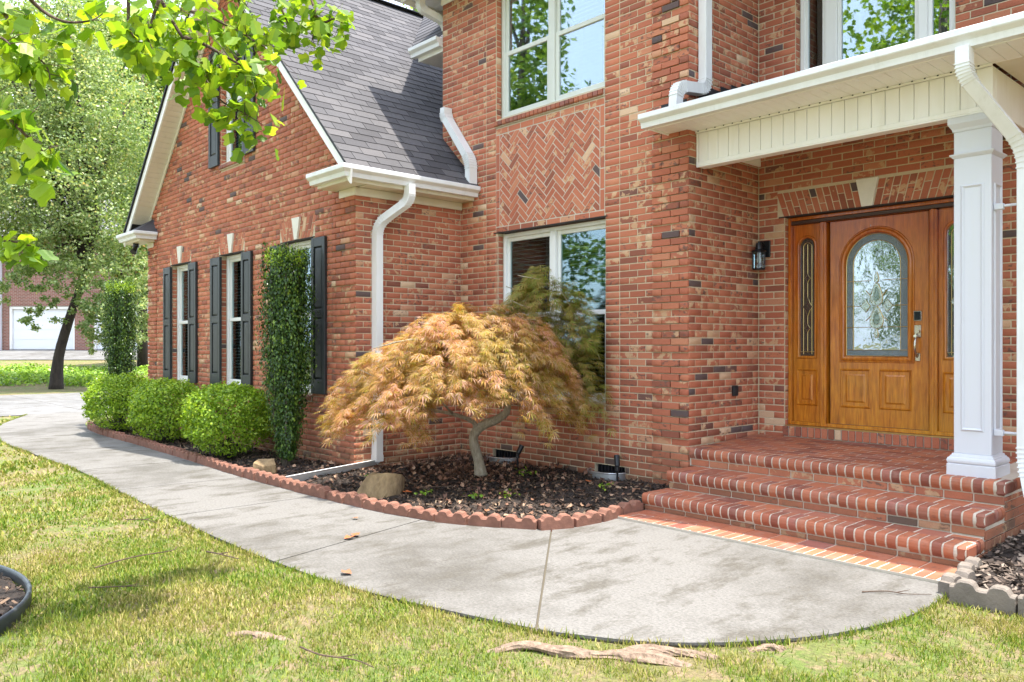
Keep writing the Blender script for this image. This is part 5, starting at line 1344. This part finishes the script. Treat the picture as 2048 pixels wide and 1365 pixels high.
far_tree('leaning_tree', 'leaning dark trunked tree with pale crown beside the neighbour garage', (b[0], b[1], zb), T,
         [blob(60,200,27,2.9,2.4,2.3), blob(190,250,27.3,2.5,2.2,2.4), blob(110,380,26.6,3.0,2.2,1.8), blob(20,380,27,2.3,2.0,1.9), blob(235,440,26.8,1.9,1.6,1.5), blob(150,500,26.5,1.9,1.5,1.1), blob(60,500,26.8,1.7,1.5,1.0), blob(270,545,26.2,1.2,1.2,.8), blob(215,640,26.2,1.5,1.0,.7), blob(265,610,26.0,1.2,1.0,.8), blob(255,670,26.1,1.3,.8,.5), blob(215,640,26.3,1.5,1.0,.7), blob(265,620,26.1,1.2,1.0,.8), blob(180,690,26.3,.8,.7,.3), blob(110,90,28,2.6,2.2,2.0), blob(215,600,26.4,1.5,1.2,.75), blob(250,665,26.6,1.3,.9,.6), blob(80,640,26.8,1.0,.9,.45), blob(190,650,26.4,1.1,.8,.5), blob(40,570,26.6,1.3,1.1,.6), blob(170,555,26.2,1.6,1.2,.7), blob(275,620,26.2,.9,.9,.5), blob(110,610,26.6,.9,.9,.4)], 98000, .105, M['f_tree'], 81, 'bark_dark', limbs=30)
b = pix(285, 700, 33.0); zb = float(terrain(b[0], b[1]))
far_tree('cedar_tree', 'brown tinged cedar showing just left of the gable', (b[0], b[1], zb), [tuple(b[:2])+(zb,.22), tuple(pix(285,400,33))+(.14,), tuple(pix(285,150,33))+(.05,)],
         [blob(285,500,33,1.7,1.5,2.0), blob(288,370,33,1.4,1.3,1.8), blob(290,250,33,1.1,1.0,1.6), blob(292,150,33,.6,.6,1.2)], 15000, .17, M['f_cedar'], 82, 'bark_dark')
BG = [(-60,46,21,3.2,'tallest leafy tree rising at the left edge behind the pale tree'), (70,52,22,3.6,'dense leafy tree behind the crown of the leaning tree'), (190,48,22,3.4,'leafy tree behind the cedar, left of the gable roof'), (300,55,25,3.8,'leafy tree rising behind the left slope of the gable'),
      (420,60,26,4.0,'leafy tree hidden mostly behind the gable peak'), (560,62,27,4.0,'leafy tree behind the ridge of the wing roof'), (700,58,27,3.8,'leafy tree showing over the right end of the ridge'), (830,60,28,4.0,'leafy tree showing between wing roof and main eave'), (960,64,26,4.0,'leafy tree behind the main house block')]
proto = None
for i, (px, d, H, r, lab) in enumerate(BG):
    c = pix(px, 693, d); z = float(terrain(c[0], c[1]))
    if proto is None:
        rg = np.random.default_rng(90); blobs = [(rg.normal(0,.9), rg.normal(0,.9), zz, rg.uniform(.75,1.2)*3.3, rg.uniform(.75,1.2)*3.3, 2.6) for zz in np.linspace(3.6, 19.5, 8)]
        blobs[-1] = (0,0,19.5,1.9,1.9,2.0)
        P = crown_points(rg, 26000, blobs); A, B, N = frames(rg.normal(size=P.shape)+np.array([0,0,.5]), rg); s = rg.uniform(.20,.40,(len(P),1)); cm = scatter('crown', P, A*s, B*s*1.2, N*s, DIA, DIAF); cm.materials.append(M['f_bg'])
        t = MB(); t.tube([(0,0,-.5),(0,0,6),(.2,.1,12),(.1,0,20)], [.42,.34,.22,.06], 9)
        for k in range(10):
            e = P[rg.integers(0,len(P))]; t.tube([(0,0,max(2,e[2]-3)), (e[0]*.5,e[1]*.5,e[2]-1), e], [.12,.08,.02], 5)
        tm = t.mesh('trunk'); bm_fix(tm); tm.materials.append(M['bark']); proto = (cm, tm)
        q = slice(0, None, 2); cm2 = scatter('crown', P[q], (A*s)[q], (B*s*1.1)[q], (N*s)[q], DIA, DIAF); cm2.materials.append(M['f_bg'])
    root = thing('background_tree', lab, 'tree', (c[0], c[1], z), i*1.3, 'tall trees behind the house')
    sc = H/21.5; root.scale = (sc*1.05, sc*1.05, sc)
    for nm, me in (('crown', proto[0]), ('trunk', proto[1])):
        o = bpy.data.objects.new(nm, me); COL.objects.link(o); o.parent = root
# trees across the lawn, which the windows and the door glass mirror; unseen ones off to the right are added to darken the side walls
AC = [((-15.5,-9.0), 15, 'tree across the front lawn, mirrored in the upper main window'), ((-24,-10), 18, 'tree across the lawn to the far left of the street'), ((-11,-17), 17, 'tree across the lawn facing the front door'), ((-32,-3), 16, 'tree beyond the drive opposite the gable windows'), ((-3,-15), 15, 'tree across the lawn opposite the steps'), ((-21,-21), 19, 'rear tree of the group across the lawn'),
      ((11.5,3.0), 14, 'added unseen tree off to the right, level with the steps, darkening the side walls'), ((12.0,11.0), 16, 'added unseen tree off to the right beside the main house block, darkening the side walls'), ((11.0,-5.5), 14, 'added unseen tree off to the right behind the viewer, darkening the side walls')]
for i, ((x, y), H, lab) in enumerate(AC):
    root = thing('lawn_tree', lab, 'tree', (x, y, -.03), i*2.1, 'trees across the front lawn'); sc = H/21.5; root.scale = (sc*1.15, sc*1.15, sc)
    for nm, me in (('crown', cm2), ('trunk', proto[1])):
        o = bpy.data.objects.new(nm, me); COL.objects.link(o); o.parent = root

# ---- ground cover on the bank and leafy undergrowth
def cover():
    rng = np.random.default_rng(95); n = 26000; q = rng.uniform(27.6,32.6,n); t = rng.uniform(-24,-9,n); x = FWD[0]*q+RGT[0]*t; y = FWD[1]*q+RGT[1]*t
    keep = vnoise(x, y, .6, 9)+rng.normal(0,.3,n) > -.55; x, y = x[keep], y[keep]; z = terrain(x, y)+rng.random(len(x))**2*.26*(.6+.5*vnoise(x, y, 1.3, 10))+.02
    P = np.stack([x,y,z],1); leaf_part('ground_cover', P, rng.normal(size=P.shape)*.6+np.array([.3,0,1]), rng.uniform(.07,.14,len(P)), M['f_cover'], None, 1.4, rng=rng)
    tag(bpy.data.objects['ground_cover'], 'bright green ground cover on the bank beyond the drive', 'ground cover', kind='stuff')
cover()
# ------------------------------------------------------------------ neighbour's house
nh = thing('neighbour_house', 'distant red brick house with white garage doors at left', 'house', nrot(0,0,1.25))
def nbox(a0, a1, b0, b1, z0, z1):
    m = MB(); v = [nrot(a,b,z) for z in (z0,z1) for a,b in ((a0,b0),(a1,b0),(a1,b1),(a0,b1))]
    m.add(v, [(0,1,2,3),(4,7,6,5),(0,4,5,1),(1,5,6,2),(2,6,7,3),(3,7,4,0)]); return m
def nbrick():
    m = NT('far_brick_courses'); bt = m.new('ShaderNodeTexBrick'); bt.inputs['Scale'].default_value = 1.0; bt.inputs['Brick Width'].default_value = .21; bt.inputs['Row Height'].default_value = .072; bt.inputs['Mortar Size'].default_value = .009
    bt.inputs['Color1'].default_value = (.27,.10,.075,1); bt.inputs['Color2'].default_value = (.19,.07,.055,1); bt.inputs['Mortar'].default_value = (.36,.30,.25,1)
    mp = m.new('ShaderNodeMapping'); mp.inputs['Rotation'].default_value = (0,0,0); sx = m.new('ShaderNodeSeparateXYZ'); m.lk(m.pos(), sx.inputs[0]); cb = m.new('ShaderNodeCombineXYZ')
    m.lk(m.math('ADD', m.math('MULTIPLY', sx.outputs[0], float(RGT[0])), m.math('MULTIPLY', sx.outputs[1], float(RGT[1]))), cb.inputs[0]); m.lk(sx.outputs[2], cb.inputs[1]); m.lk(cb.outputs[0], bt.inputs['Vector']); m.col(bt.outputs[0]); m.set(Roughness=.9); return m.m
NB = nbrick()
G1, G2 = (-3.30, -.02), (.88, 4.15)
nbox(-9.5, 9, -8, -.25, 1.2, 6.9).build('wall_core', NB, nh)
for a0, a1 in ((-3.62,-3.30),(-.02,.88),(4.15,9)): nbox(a0, a1, -.24, .0, 1.2, 3.42).build('garage_pier', NB, nh)
nbox(-3.62, 9, -.24, .0, 3.42, 6.9).build('upper_wall', NB, nh)
nbox(-9.5, -3.64, -.24, .3, 1.2, 6.9).build('siding_wing', M['far_white'], nh)
for g0, g1 in (G1, G2):
    d = nbox(g0, g1, -.245, -.20, 1.26, 3.40).build('garage_door', M['far_white'], nh)
    for k in range(4): nbox(g0+.14, g1-.14, -.199, -.17, 1.27+k*.49, 1.27+k*.49+.475).build('door_section', M['far_white'], d)
    nbox(g0, g0+.10, -.199, -.06, 1.26, 3.40).build('door_casing', M['white'], d); nbox(g1-.10, g1, -.199, -.06, 1.26, 3.40).build('door_casing', M['white'], d); nbox(g0+.10, g1-.10, -.199, -.06, 3.28, 3.40).build('door_casing', M['white'], d)
m = MB(); m.add([nrot(-10,.5,6.85),nrot(9.6,.5,6.85),nrot(9.6,-4.2,9.6),nrot(-10,-4.2,9.6),nrot(9.6,-8.6,6.85),nrot(-10,-8.6,6.85)], [(0,1,2,3),(3,2,4,5)]); m.build('roof', M['far_roof'], nh)
for k in range(2):
    a = -7.6+k*2.4; w = nbox(a, a+1.1, .302, .34, 4.2, 5.8).build('window', M['far_white'], nh); nbox(a+.1, a+1.0, .342, .35, 4.3, 5.7).build('pane', M['glass'], w)

# ------------------------------------------------------------------ scalloped edging blocks along the bed
def edging_mesh(L, H, T, mat, bumps=2):
    top = []; n = bumps
    for b in range(n):
        c = -L/2+L*(b+.5)/n; w = L/n
        top += [(c-w*.48, H*.70), (c-w*.34, H*.72), (c-w*.24, H*.93), (c-w*.13, H), (c+w*.13, H), (c+w*.24, H*.93), (c+w*.34, H*.72), (c+w*.48, H*.70)]
    poly = [(-L/2+.004, -.06)]+[(max(-L/2+.004, min(L/2-.004, a)), z) for a, z in top]+[(L/2-.004, -.06)]
    m = MB(); k = len(poly); e = .010
    v = [(a, -T/2+e, z) for a, z in poly]; v2 = [(a*.985, -T/2, z-e) for a, z in poly]; v3 = [(a*.985, T/2, z-e) for a, z in poly]; v4 = [(a, T/2-e, z) for a, z in poly]
    f = [tuple(range(k, 2*k))[::-1], tuple(range(2*k, 3*k))]
    for i in range(k):
        j = (i+1) % k; f += [(i, j, k+j, k+i), (3*k+i, 3*k+j, j, i), (2*k+i, 2*k+j, 3*k+j, 3*k+i)]
    m.add(v+v2+v3+v4, f); me = m.mesh('edging_block'); bm_fix(me); me.materials.append(mat); return me
EB = [edging_mesh(.285, .105, .085, M['edging']), edging_mesh(.285, .098, .085, M['edging'])]
line = [np.array(q) for q in smooth_line([(-4.36,5.50),(-4.36,5.20)]+[(x, y+.03) for x, y in INNER[1:13]], 10)]
acc = 0; nxt = .14; r2 = random.Random(5); eb = 0
ONES = ['first','second','third','fourth','fifth','sixth','seventh','eighth','ninth','tenth','eleventh','twelfth','thirteenth','fourteenth','fifteenth','sixteenth','seventeenth','eighteenth','nineteenth']
ORD = ONES+[t+('ieth' if not o else 'y-'+o) for t in ('twent','thirt','fort','fift') for o in ['']+ONES[:9]]
for a, b in zip(line[:-1], line[1:]):
    d = np.linalg.norm(b-a)
    while acc+d > nxt:
        p = a+(b-a)*((nxt-acc)/d); th = math.atan2(b[1]-a[1], b[0]-a[0])
        o = place('edging_block', EB[r2.randrange(2)], Matrix.Translation((p[0]+r2.uniform(-.006,.006), p[1]+r2.uniform(-.006,.006), r2.uniform(-.012,.006))) @ Matrix.Rotation(th+r2.uniform(-.05,.05), 4, 'Z') @ Matrix.Rotation(r2.uniform(-.05,.05), 4, 'X'))
        tag(o, ORD[eb]+' red scalloped edging block along the bed, counted from the steps', 'edging block', 'scalloped blocks edging the long bed'); nxt += .288; eb += 1
    acc += d
EG = edging_mesh(.33, .125, .075, M['edging_grey'])
for k, (x, y, th, dz) in enumerate(((-1.50,4.88,.05,0),(-1.17,4.90,.03,.006),(-.84,4.91,.02,0),(-.51,4.92,.0,.004),(-1.70,5.10,1.45,-.02),(-1.735,5.40,1.65,-.015))):
    o = place('edging_block', EG, Matrix.Translation((x, y, dz)) @ Matrix.Rotation(th, 4, 'Z'))
    tag(o, ['pale scalloped edging block at the corner of walkway and small side bed','pale scalloped edging block at the right picture edge, second from the walkway corner','third pale scalloped block right of the walkway corner','fourth pale scalloped block right of the walkway corner','low pale edging block beside the brick apron end','low mossy edging block against the lowest step end'][k], 'edging block', 'pale blocks round the side bed')

# ------------------------------------------------------------------ rocks, lights, vent wells, ring, roots, twigs
def rock(cx, cy, pts, seed, label, amp):
    """faceted stone: hull of points given as (right, away, up) from the camera's side, roughened"""
    bm = bmesh.new()
    for r, f, z in pts: bm.verts.new((r*RGT[0]+f*FWD[0], r*RGT[1]+f*FWD[1], z))
    bmesh.ops.convex_hull(bm, input=bm.verts); bmesh.ops.delete(bm, geom=[v for v in bm.verts if not v.link_faces], context='VERTS')
    bmesh.ops.bevel(bm, geom=bm.edges[:], offset=amp*1.1, segments=1, affect='EDGES', profile=.5)
    for _ in range(3): bmesh.ops.subdivide_edges(bm, edges=[e for e in bm.edges if e.calc_length() > .022], cuts=1, use_grid_fill=True)
    bm.normal_update()
    for v in bm.verts:
        p = v.co; k = float(vnoise(p.x*16+p.z*9+seed, p.y*16-p.z*11, 1, seed))+.6*float(vnoise(p.x*40+p.z*30, p.y*40+p.z*23, 1, seed+1)); v.co = p+v.normal*k*amp
    bmesh.ops.triangulate(bm, faces=bm.faces[:]); me = bpy.data.meshes.new('rock'); bm.to_mesh(me); bm.free(); me.materials.append(M['stone'])
    o = place('garden_rock', me, Matrix.Translation((cx, cy, .03))); tag(o, label, 'rock')
rock(-6.37, 4.16, [(-.23,-.10,-.06),(-.20,-.06,.04),(-.10,-.02,.19),(-.08,.10,.20),(.02,-.02,.17),(.10,-.06,.215),(.22,.0,.20),(.235,.10,.15),(.22,-.02,.06),(.10,-.13,-.05),(-.06,-.17,-.05),(.0,.16,-.05),(.2,.14,-.05),(-.02,-.11,.10),(.20,-.05,-.05)], 3, 'big tan cracked rock lying at the bed edge under the maple', .0055)
rock(-8.32, 3.98, [(-.12,-.08,-.05),(-.13,-.03,.12),(-.10,.06,.15),(.08,.04,.16),(.125,-.05,.10),(.12,-.07,-.05),(.0,-.11,.09),(.0,-.12,-.05),(-.1,.1,-.05),(.11,.1,-.05)], 8, 'small squarish tan rock in front of the pillar shrub', .004)
def spot(x, y, label, az):
    z = float(bed_h(x, y)); t = thing('spot_light', label, 'garden light', (x, y, z))
    MB().tube([(x,y,z-.05),(x,y,z+.13)], .011, 8).build('stake', M['black'], t); MB().lathe((x,y,z+.13), [(0,.02),(.02,.02),(.022,-.02),(0,-.02)], 10).build('knuckle', M['black'], t)
    dx, dy = math.cos(az)*.05, math.sin(az)*.05; MB().tube([(x,y,z+.15),(x+dx*.2,y+dy*.2,z+.17),(x+dx,y+dy,z+.25)], [.022,.028,.030], 12).build('head', M['black'], t)
spot(-6.42, 5.98, 'black garden spot light standing beside the left vent well', 1.0); spot(-5.13, 6.12, 'black garden spot light beside the right vent well, near the steps', 2.4)
def well(x, w, label):
    z = float(bed_h(x, 6.1)); t = MB(); o, i = [], []
    for k in range(17):
        a = math.pi+math.pi*k/16; o.append((x+math.cos(a)*w/2, YM-.02+math.sin(a)*w*.36))
    n = len(o); v = [(a,b,z-.1) for a,b in o]+[(a,b,z+.055) for a,b in o]; t.add(v, [(k,k+1,n+k+1,n+k) for k in range(n-1)]); t.tube([(a,b,z+.057) for a,b in o], .009, 8)
    ob = t.build('vent_well', M['steel'], None); tag(ob, label, 'vent well'); ob['group'] = 'galvanised vent wells'
well(-6.98, .46, 'half round galvanised vent well behind the maple trunk'); well(-5.38, .46, 'half round galvanised vent well near the steps')

# black plastic ring round the tulip tree, mulch inside
rc = (-5.45, -.22); rr = 1.33; ring_m = MB(); prof = [(-.06,.0),(.050,.0),(.060,.002),(.068,.008),(.072,.016),(.068,.024),(.060,.028),(.05,.026),(-.06,.026)]
pts = [(rc[0]+rr*math.cos(a), rc[1]+rr*math.sin(a), .012*math.sin(a*3)) for a in np.linspace(0, 2*math.pi, 73)[:-1]]; ring_m.sweep(pts, [(u, -o+.03) for u, o in prof], (0,0,1), closed=True)
tag(ring_m.build('ring_edging', M['plastic'], None, smooth=True), 'black plastic ring edging round the tree at lower left', 'edging')
RB_ = [(rc[0]+(rr-.03)*math.cos(a), rc[1]+(rr-.03)*math.sin(a)) for a in np.linspace(0, 2*math.pi, 40)[:-1]]
def ring_h(x, y): return .012+.02*vnoise(x, y, 6, 2)
make_bed('tree_bed', RB_, ring_h, .06); chips('tree_mulch_chips', RB_, ring_h, 2200, 'dark bark mulch inside the plastic ring', 24)

def root_obj(pts, r, label):
    """gnarled surface root, half sunk, with lumps and bark ridges"""
    q = smooth_line([np.array(p) for p in pts], 8); n = len(q); seed = len(label); seg = 16; V = []; F = []
    for i, p in enumerate(q):
        t = q[min(i+1,n-1)]-q[max(i-1,0)]; t = t/np.linalg.norm(t); s = np.array([-t[1], t[0], 0]); s = s/np.linalg.norm(s); f = i/(n-1)
        base = r*min(1, 4*f+.25, 4*(1-f)+.25)*(1+.35*float(vnoise(f*7, seed, 1, seed)))
        for k in range(seg):
            a = 2*math.pi*k/seg; rad = base*(1+.22*float(vnoise(k*1.7+seed, f*16, 1, seed+2))+.12*math.sin(a*5+f*6)); V.append(p+s*math.cos(a)*rad*1.35+np.array([0,0,1])*(math.sin(a)*rad*.72-.012)+s*.012*float(vnoise(f*11, 3, 1, seed)))
    for i in range(n-1):
        for k in range(seg): F.append((i*seg+k, i*seg+(k+1)%seg, (i+1)*seg+(k+1)%seg, (i+1)*seg+k))
    m = MB(); m.add(V, F+[tuple(range(seg)), tuple(range((n-1)*seg, n*seg))]); o = m.build('tree_root', M['root'], None); tag(o, label, 'root')
root_obj([(-2.90,2.44,-.03),(-2.80,2.62,.005),(-2.62,2.72,.0),(-2.46,2.86,-.008),(-2.28,2.98,-.005),(-2.08,3.12,-.035)], .033, 'thick pale tree root breaking the lawn beside the walkway')
root_obj([(-2.52,2.86,-.03),(-2.36,3.04,.0),(-2.20,3.16,-.006),(-2.05,3.27,-.035)], .028, 'thinner pale root alongside the thick one')
root_obj([(-4.02,1.62,-.035),(-3.86,1.72,-.006),(-3.74,1.82,-.012),(-3.57,1.94,-.035)], .026, 'short pale root flat in the middle of the lawn')
root_obj([(-2.05,3.38,-.03),(-2.0,3.5,-.005),(-1.93,3.58,-.03)], .022, 'stub of root by the curved walkway edge')
def twig_obj(pts, r, label):
    q = smooth_line([np.array(p) for p in pts], 4); m = MB().tube(q, list(np.linspace(r*.65, r*.3, len(q))), 6); k = len(q)//2; m.tube([q[k], q[k]+np.array([.05,.07,.012])], [r*.6, r*.2], 5)
    tag(m.build('fallen_twig', M['twig'], None), label, 'twig')
twig_obj([(-5.53,1.50,.02),(-5.6,1.75,.03),(-5.62,2.0,.025),(-5.72,2.08,.02)], .008, 'long dry twig on the lawn toward the walkway')
twig_obj([(-3.43,1.81,.02),(-3.25,1.82,.03),(-3.1,1.9,.03),(-2.99,1.93,.02)], .007, 'curved dry twig lying in the near lawn')
twig_obj([(-5.1,1.35,.02),(-4.95,1.5,.03),(-4.9,1.62,.02)], .006, 'short dry twig near the black ring')
twig_obj([(-5.45,2.18,.02),(-5.3,2.2,.03),(-5.12,2.26,.02)], .009, 'stout twig close to the walkway joint')
twig_obj([(-2.05,4.62,.006),(-1.95,4.72,.012),(-1.86,4.75,.01),(-1.76,4.86,.008)], .006, 'forked twig on the concrete near the apron corner')
twig_obj([(-6.9,2.1,.02),(-6.75,2.2,.03),(-6.6,2.24,.02)], .007, 'dry twig at the walkway edge farther left')
twig_obj([(-6.25,4.55,.07),(-6.05,4.72,.09),(-5.9,4.78,.08)], .007, 'pale bent twig on the mulch below the maple')
LM = []
for k, mt in enumerate((M['leaf_orange'], M['leaf_brown'])):
    m = MB(); m.add(LEAFV, LEAFF); me = m.mesh('fallen_leaf'); me.materials.append(mt); LM.append(me)
for k, (x, y, s, i, lab) in enumerate(((-5.27,3.20,.10,0,'orange leaf on the concrete by the diagonal joint'),(-5.17,3.08,.09,0,'orange brown leaf lying on the diagonal joint'),(-4.34,2.64,.09,1,'brown curled leaf near the walkway front edge'),(-5.22,5.83,.09,0,'bright orange leaf on mulch by the right vent well'),
        (-5.75,3.5,.06,1,'brown leaf on the walkway under the big rock'),(-5.05,4.35,.07,1,'brown leaf on the mulch near the edging curve'),(-6.1,4.35,.09,0,'rusty leaf on the mulch right of the big rock'))):
    z = .012 if y < 3.7 else float(bed_h(x, y))+.03
    o = place('fallen_leaf', LM[i], Matrix.Translation((x, y, z)) @ Matrix.Rotation(k*1.7, 4, 'Z') @ Matrix.Scale(s, 4)); tag(o, lab, 'leaf')
bt = MB(); q = smooth_line([pix(1722,119,8.0), pix(1760,102,8.05), pix(1800,84,8.1), pix(1836,62,8.1)], 4); bt.tube(q, list(np.linspace(.010,.005,len(q))), 6)
for a, b_, c in (((1760,100),(1757,70),(1762,32)),((1790,90),(1770,58),(1752,44)),((1806,80),(1812,62),(1808,40))): bt.tube([pix(*a,8.06), pix(*b_,8.06), pix(*c,8.08)], [.005,.004,.002], 5)
tag(bt.build('bare_branch', M['twig'], None), 'bare dead branch lying on the portico roof before the upper window', 'branch')
hp = MB().tube([(-1.66,6.55,.13),(-1.52,6.62,.12),(-1.40,6.64,.11)], [.022,.026,.024], 10).build('hose_end', M['blue'], None); tag(hp, 'blue plastic hose end in the bed beside the steps', 'hose')
# weeds in the bed
def weed(x, y, s, seed, label):
    rng = np.random.default_rng(seed); z = float(bed_h(x, y)); n = 22; t = thing('weed', label, 'weed', (x, y, z)); P = np.stack([x+rng.normal(0,s*.5,n), y+rng.normal(0,s*.5,n), z+.02+rng.random(n)*s*.5],1)
    leaf_part('leaves', P, rng.normal(size=P.shape)*.5+np.array([0,0,1]), rng.uniform(.02,.045,n), M['f_cover'], t, 1.3, rng=rng)
weed(-5.98, 4.42, .07, 1, 'small green weed right beside the big rock'); weed(-5.35, 4.85, .09, 2, 'pale weed clump mid bed right of the maple'); weed(-5.55, 4.62, .06, 3, 'tiny weed in the mulch near the edging'); weed(-6.05, 5.75, .10, 4, 'weed by the left garden spot light'); weed(-4.95, 5.75, .07, 5, 'weed near the steps corner'); weed(-7.2, 4.6, .06, 6, 'tiny weed behind the downspout pipe')

# ------------------------------------------------------------------ grass blades
def grass():
    rng = np.random.default_rng(99); polys = [[tuple(q) for q in base_poly]]
    parts = []
    for d0, d1, dens, hs, ws in ((2.7,4.2,10500,(.014,.048),.0025),(4.2,6.0,7500,(.014,.046),.0036),(6.0,9.0,2800,(.018,.05),.0065),(9.0,14,900,(.03,.06),.012),(14,21,260,(.03,.06),.024)):
        area = 1.55*(d1*d1-d0*d0)/2*1.0; n = int(area*dens); d = np.sqrt(rng.uniform(d0*d0, d1*d1, n)); r = rng.uniform(-.80,.80,n)*d
        x = FWD[0]*d+RGT[0]*r; y = FWD[1]*d+RGT[1]*r
        bad = inside(polys[0], x, y) | inside(BED, x, y) | inside(BED2, x, y) | inside(RB_, x, y) | (x < -19.1) | ((y > 3.75) & (x < -4.2)) | (y > 5.0) | ((x > -4.4) & (x < -1.8) & (y > 5.1))
        k = vnoise(x, y, 1.6, 12)*.6+vnoise(x, y, 5, 13)*.5+rng.normal(0,.35,n); ok = ~bad & (k+.45*vnoise(x, y, .55, 17) > -.12)
        # the lawn grows taller along the slab edge
        x, y = x[ok], y[ok]; n = len(x); h = rng.uniform(*hs, n)*(1+.35*vnoise(x, y, 1.1, 14)); w = ws*rng.uniform(.7,1.3,n)
        a = rng.uniform(0, 2*math.pi, n); lean = rng.uniform(.15,1.25,n); z = terrain(x, y)
        b = np.stack([x,y,z-.004],1); s = np.stack([np.cos(a),np.sin(a),np.zeros(n)],1)*w[:,None]; up = np.stack([-np.sin(a)*lean, np.cos(a)*lean, np.ones(n)],1); up = up/np.linalg.norm(up,axis=1,keepdims=True)*h[:,None]
        mid = b+up*.55+np.array([0,0,1])*(h*.08)[:,None]; V = np.stack([b-s, b+s, mid+s*.7, b+up, mid-s*.7],1).reshape(-1,3); F = np.arange(n)[:,None]*5+np.array([[0,1,2,3,4]]); parts.append((V, F))
    e = np.array(FS); seg = np.linalg.norm(np.diff(e, axis=0), axis=1); k = rng.choice(len(seg), 5200, p=seg/seg.sum()); f = rng.random((5200,1)); pt = e[k]*(1-f)+e[k+1]*f; tg = (e[k+1]-e[k])/seg[k][:,None]; nr = np.stack([-tg[:,1], tg[:,0]],1)
    cl = vnoise(pt[:,0], pt[:,1], 3.0, 18)+rng.normal(0,.3,5200) > -.05; pt, nr = pt[cl], nr[cl]; nr = nr*np.where(inside(polys[0], (pt+nr*.05)[:,0], (pt+nr*.05)[:,1]), -1, 1)[:,None]; n = len(pt)
    o = rng.uniform(.004,.035,(n,1)); b = np.c_[pt+nr*o, np.full(n,-.022)]; h = rng.uniform(.03,.065,n); a = rng.uniform(0,6.28,n); s = np.stack([np.cos(a),np.sin(a),np.zeros(n)],1)*.0034; dr = -nr*rng.uniform(-.5,.9,(n,1))+rng.normal(0,.35,(n,2)); up = np.c_[dr, np.ones(n)]; up = up/np.linalg.norm(up,axis=1,keepdims=True)*h[:,None]
    mid = b+up*.55+np.array([0,0,.004]); parts.append((np.stack([b-s, b+s, mid+s*.7, b+up, mid-s*.7],1).reshape(-1,3), np.arange(n)[:,None]*5+np.array([[0,1,2,3,4]])))
    V = np.concatenate([p[0] for p in parts]); off = np.cumsum([0]+[len(p[0]) for p in parts[:-1]]); F = np.concatenate([p[1]+o for p, o in zip(parts, off)])
    tag(link('grass', fast_mesh('grass', V, F), M['blade'], None), 'short green and straw coloured grass of the front lawn', 'grass', kind='stuff'); return len(F)
print('grass blades', grass())
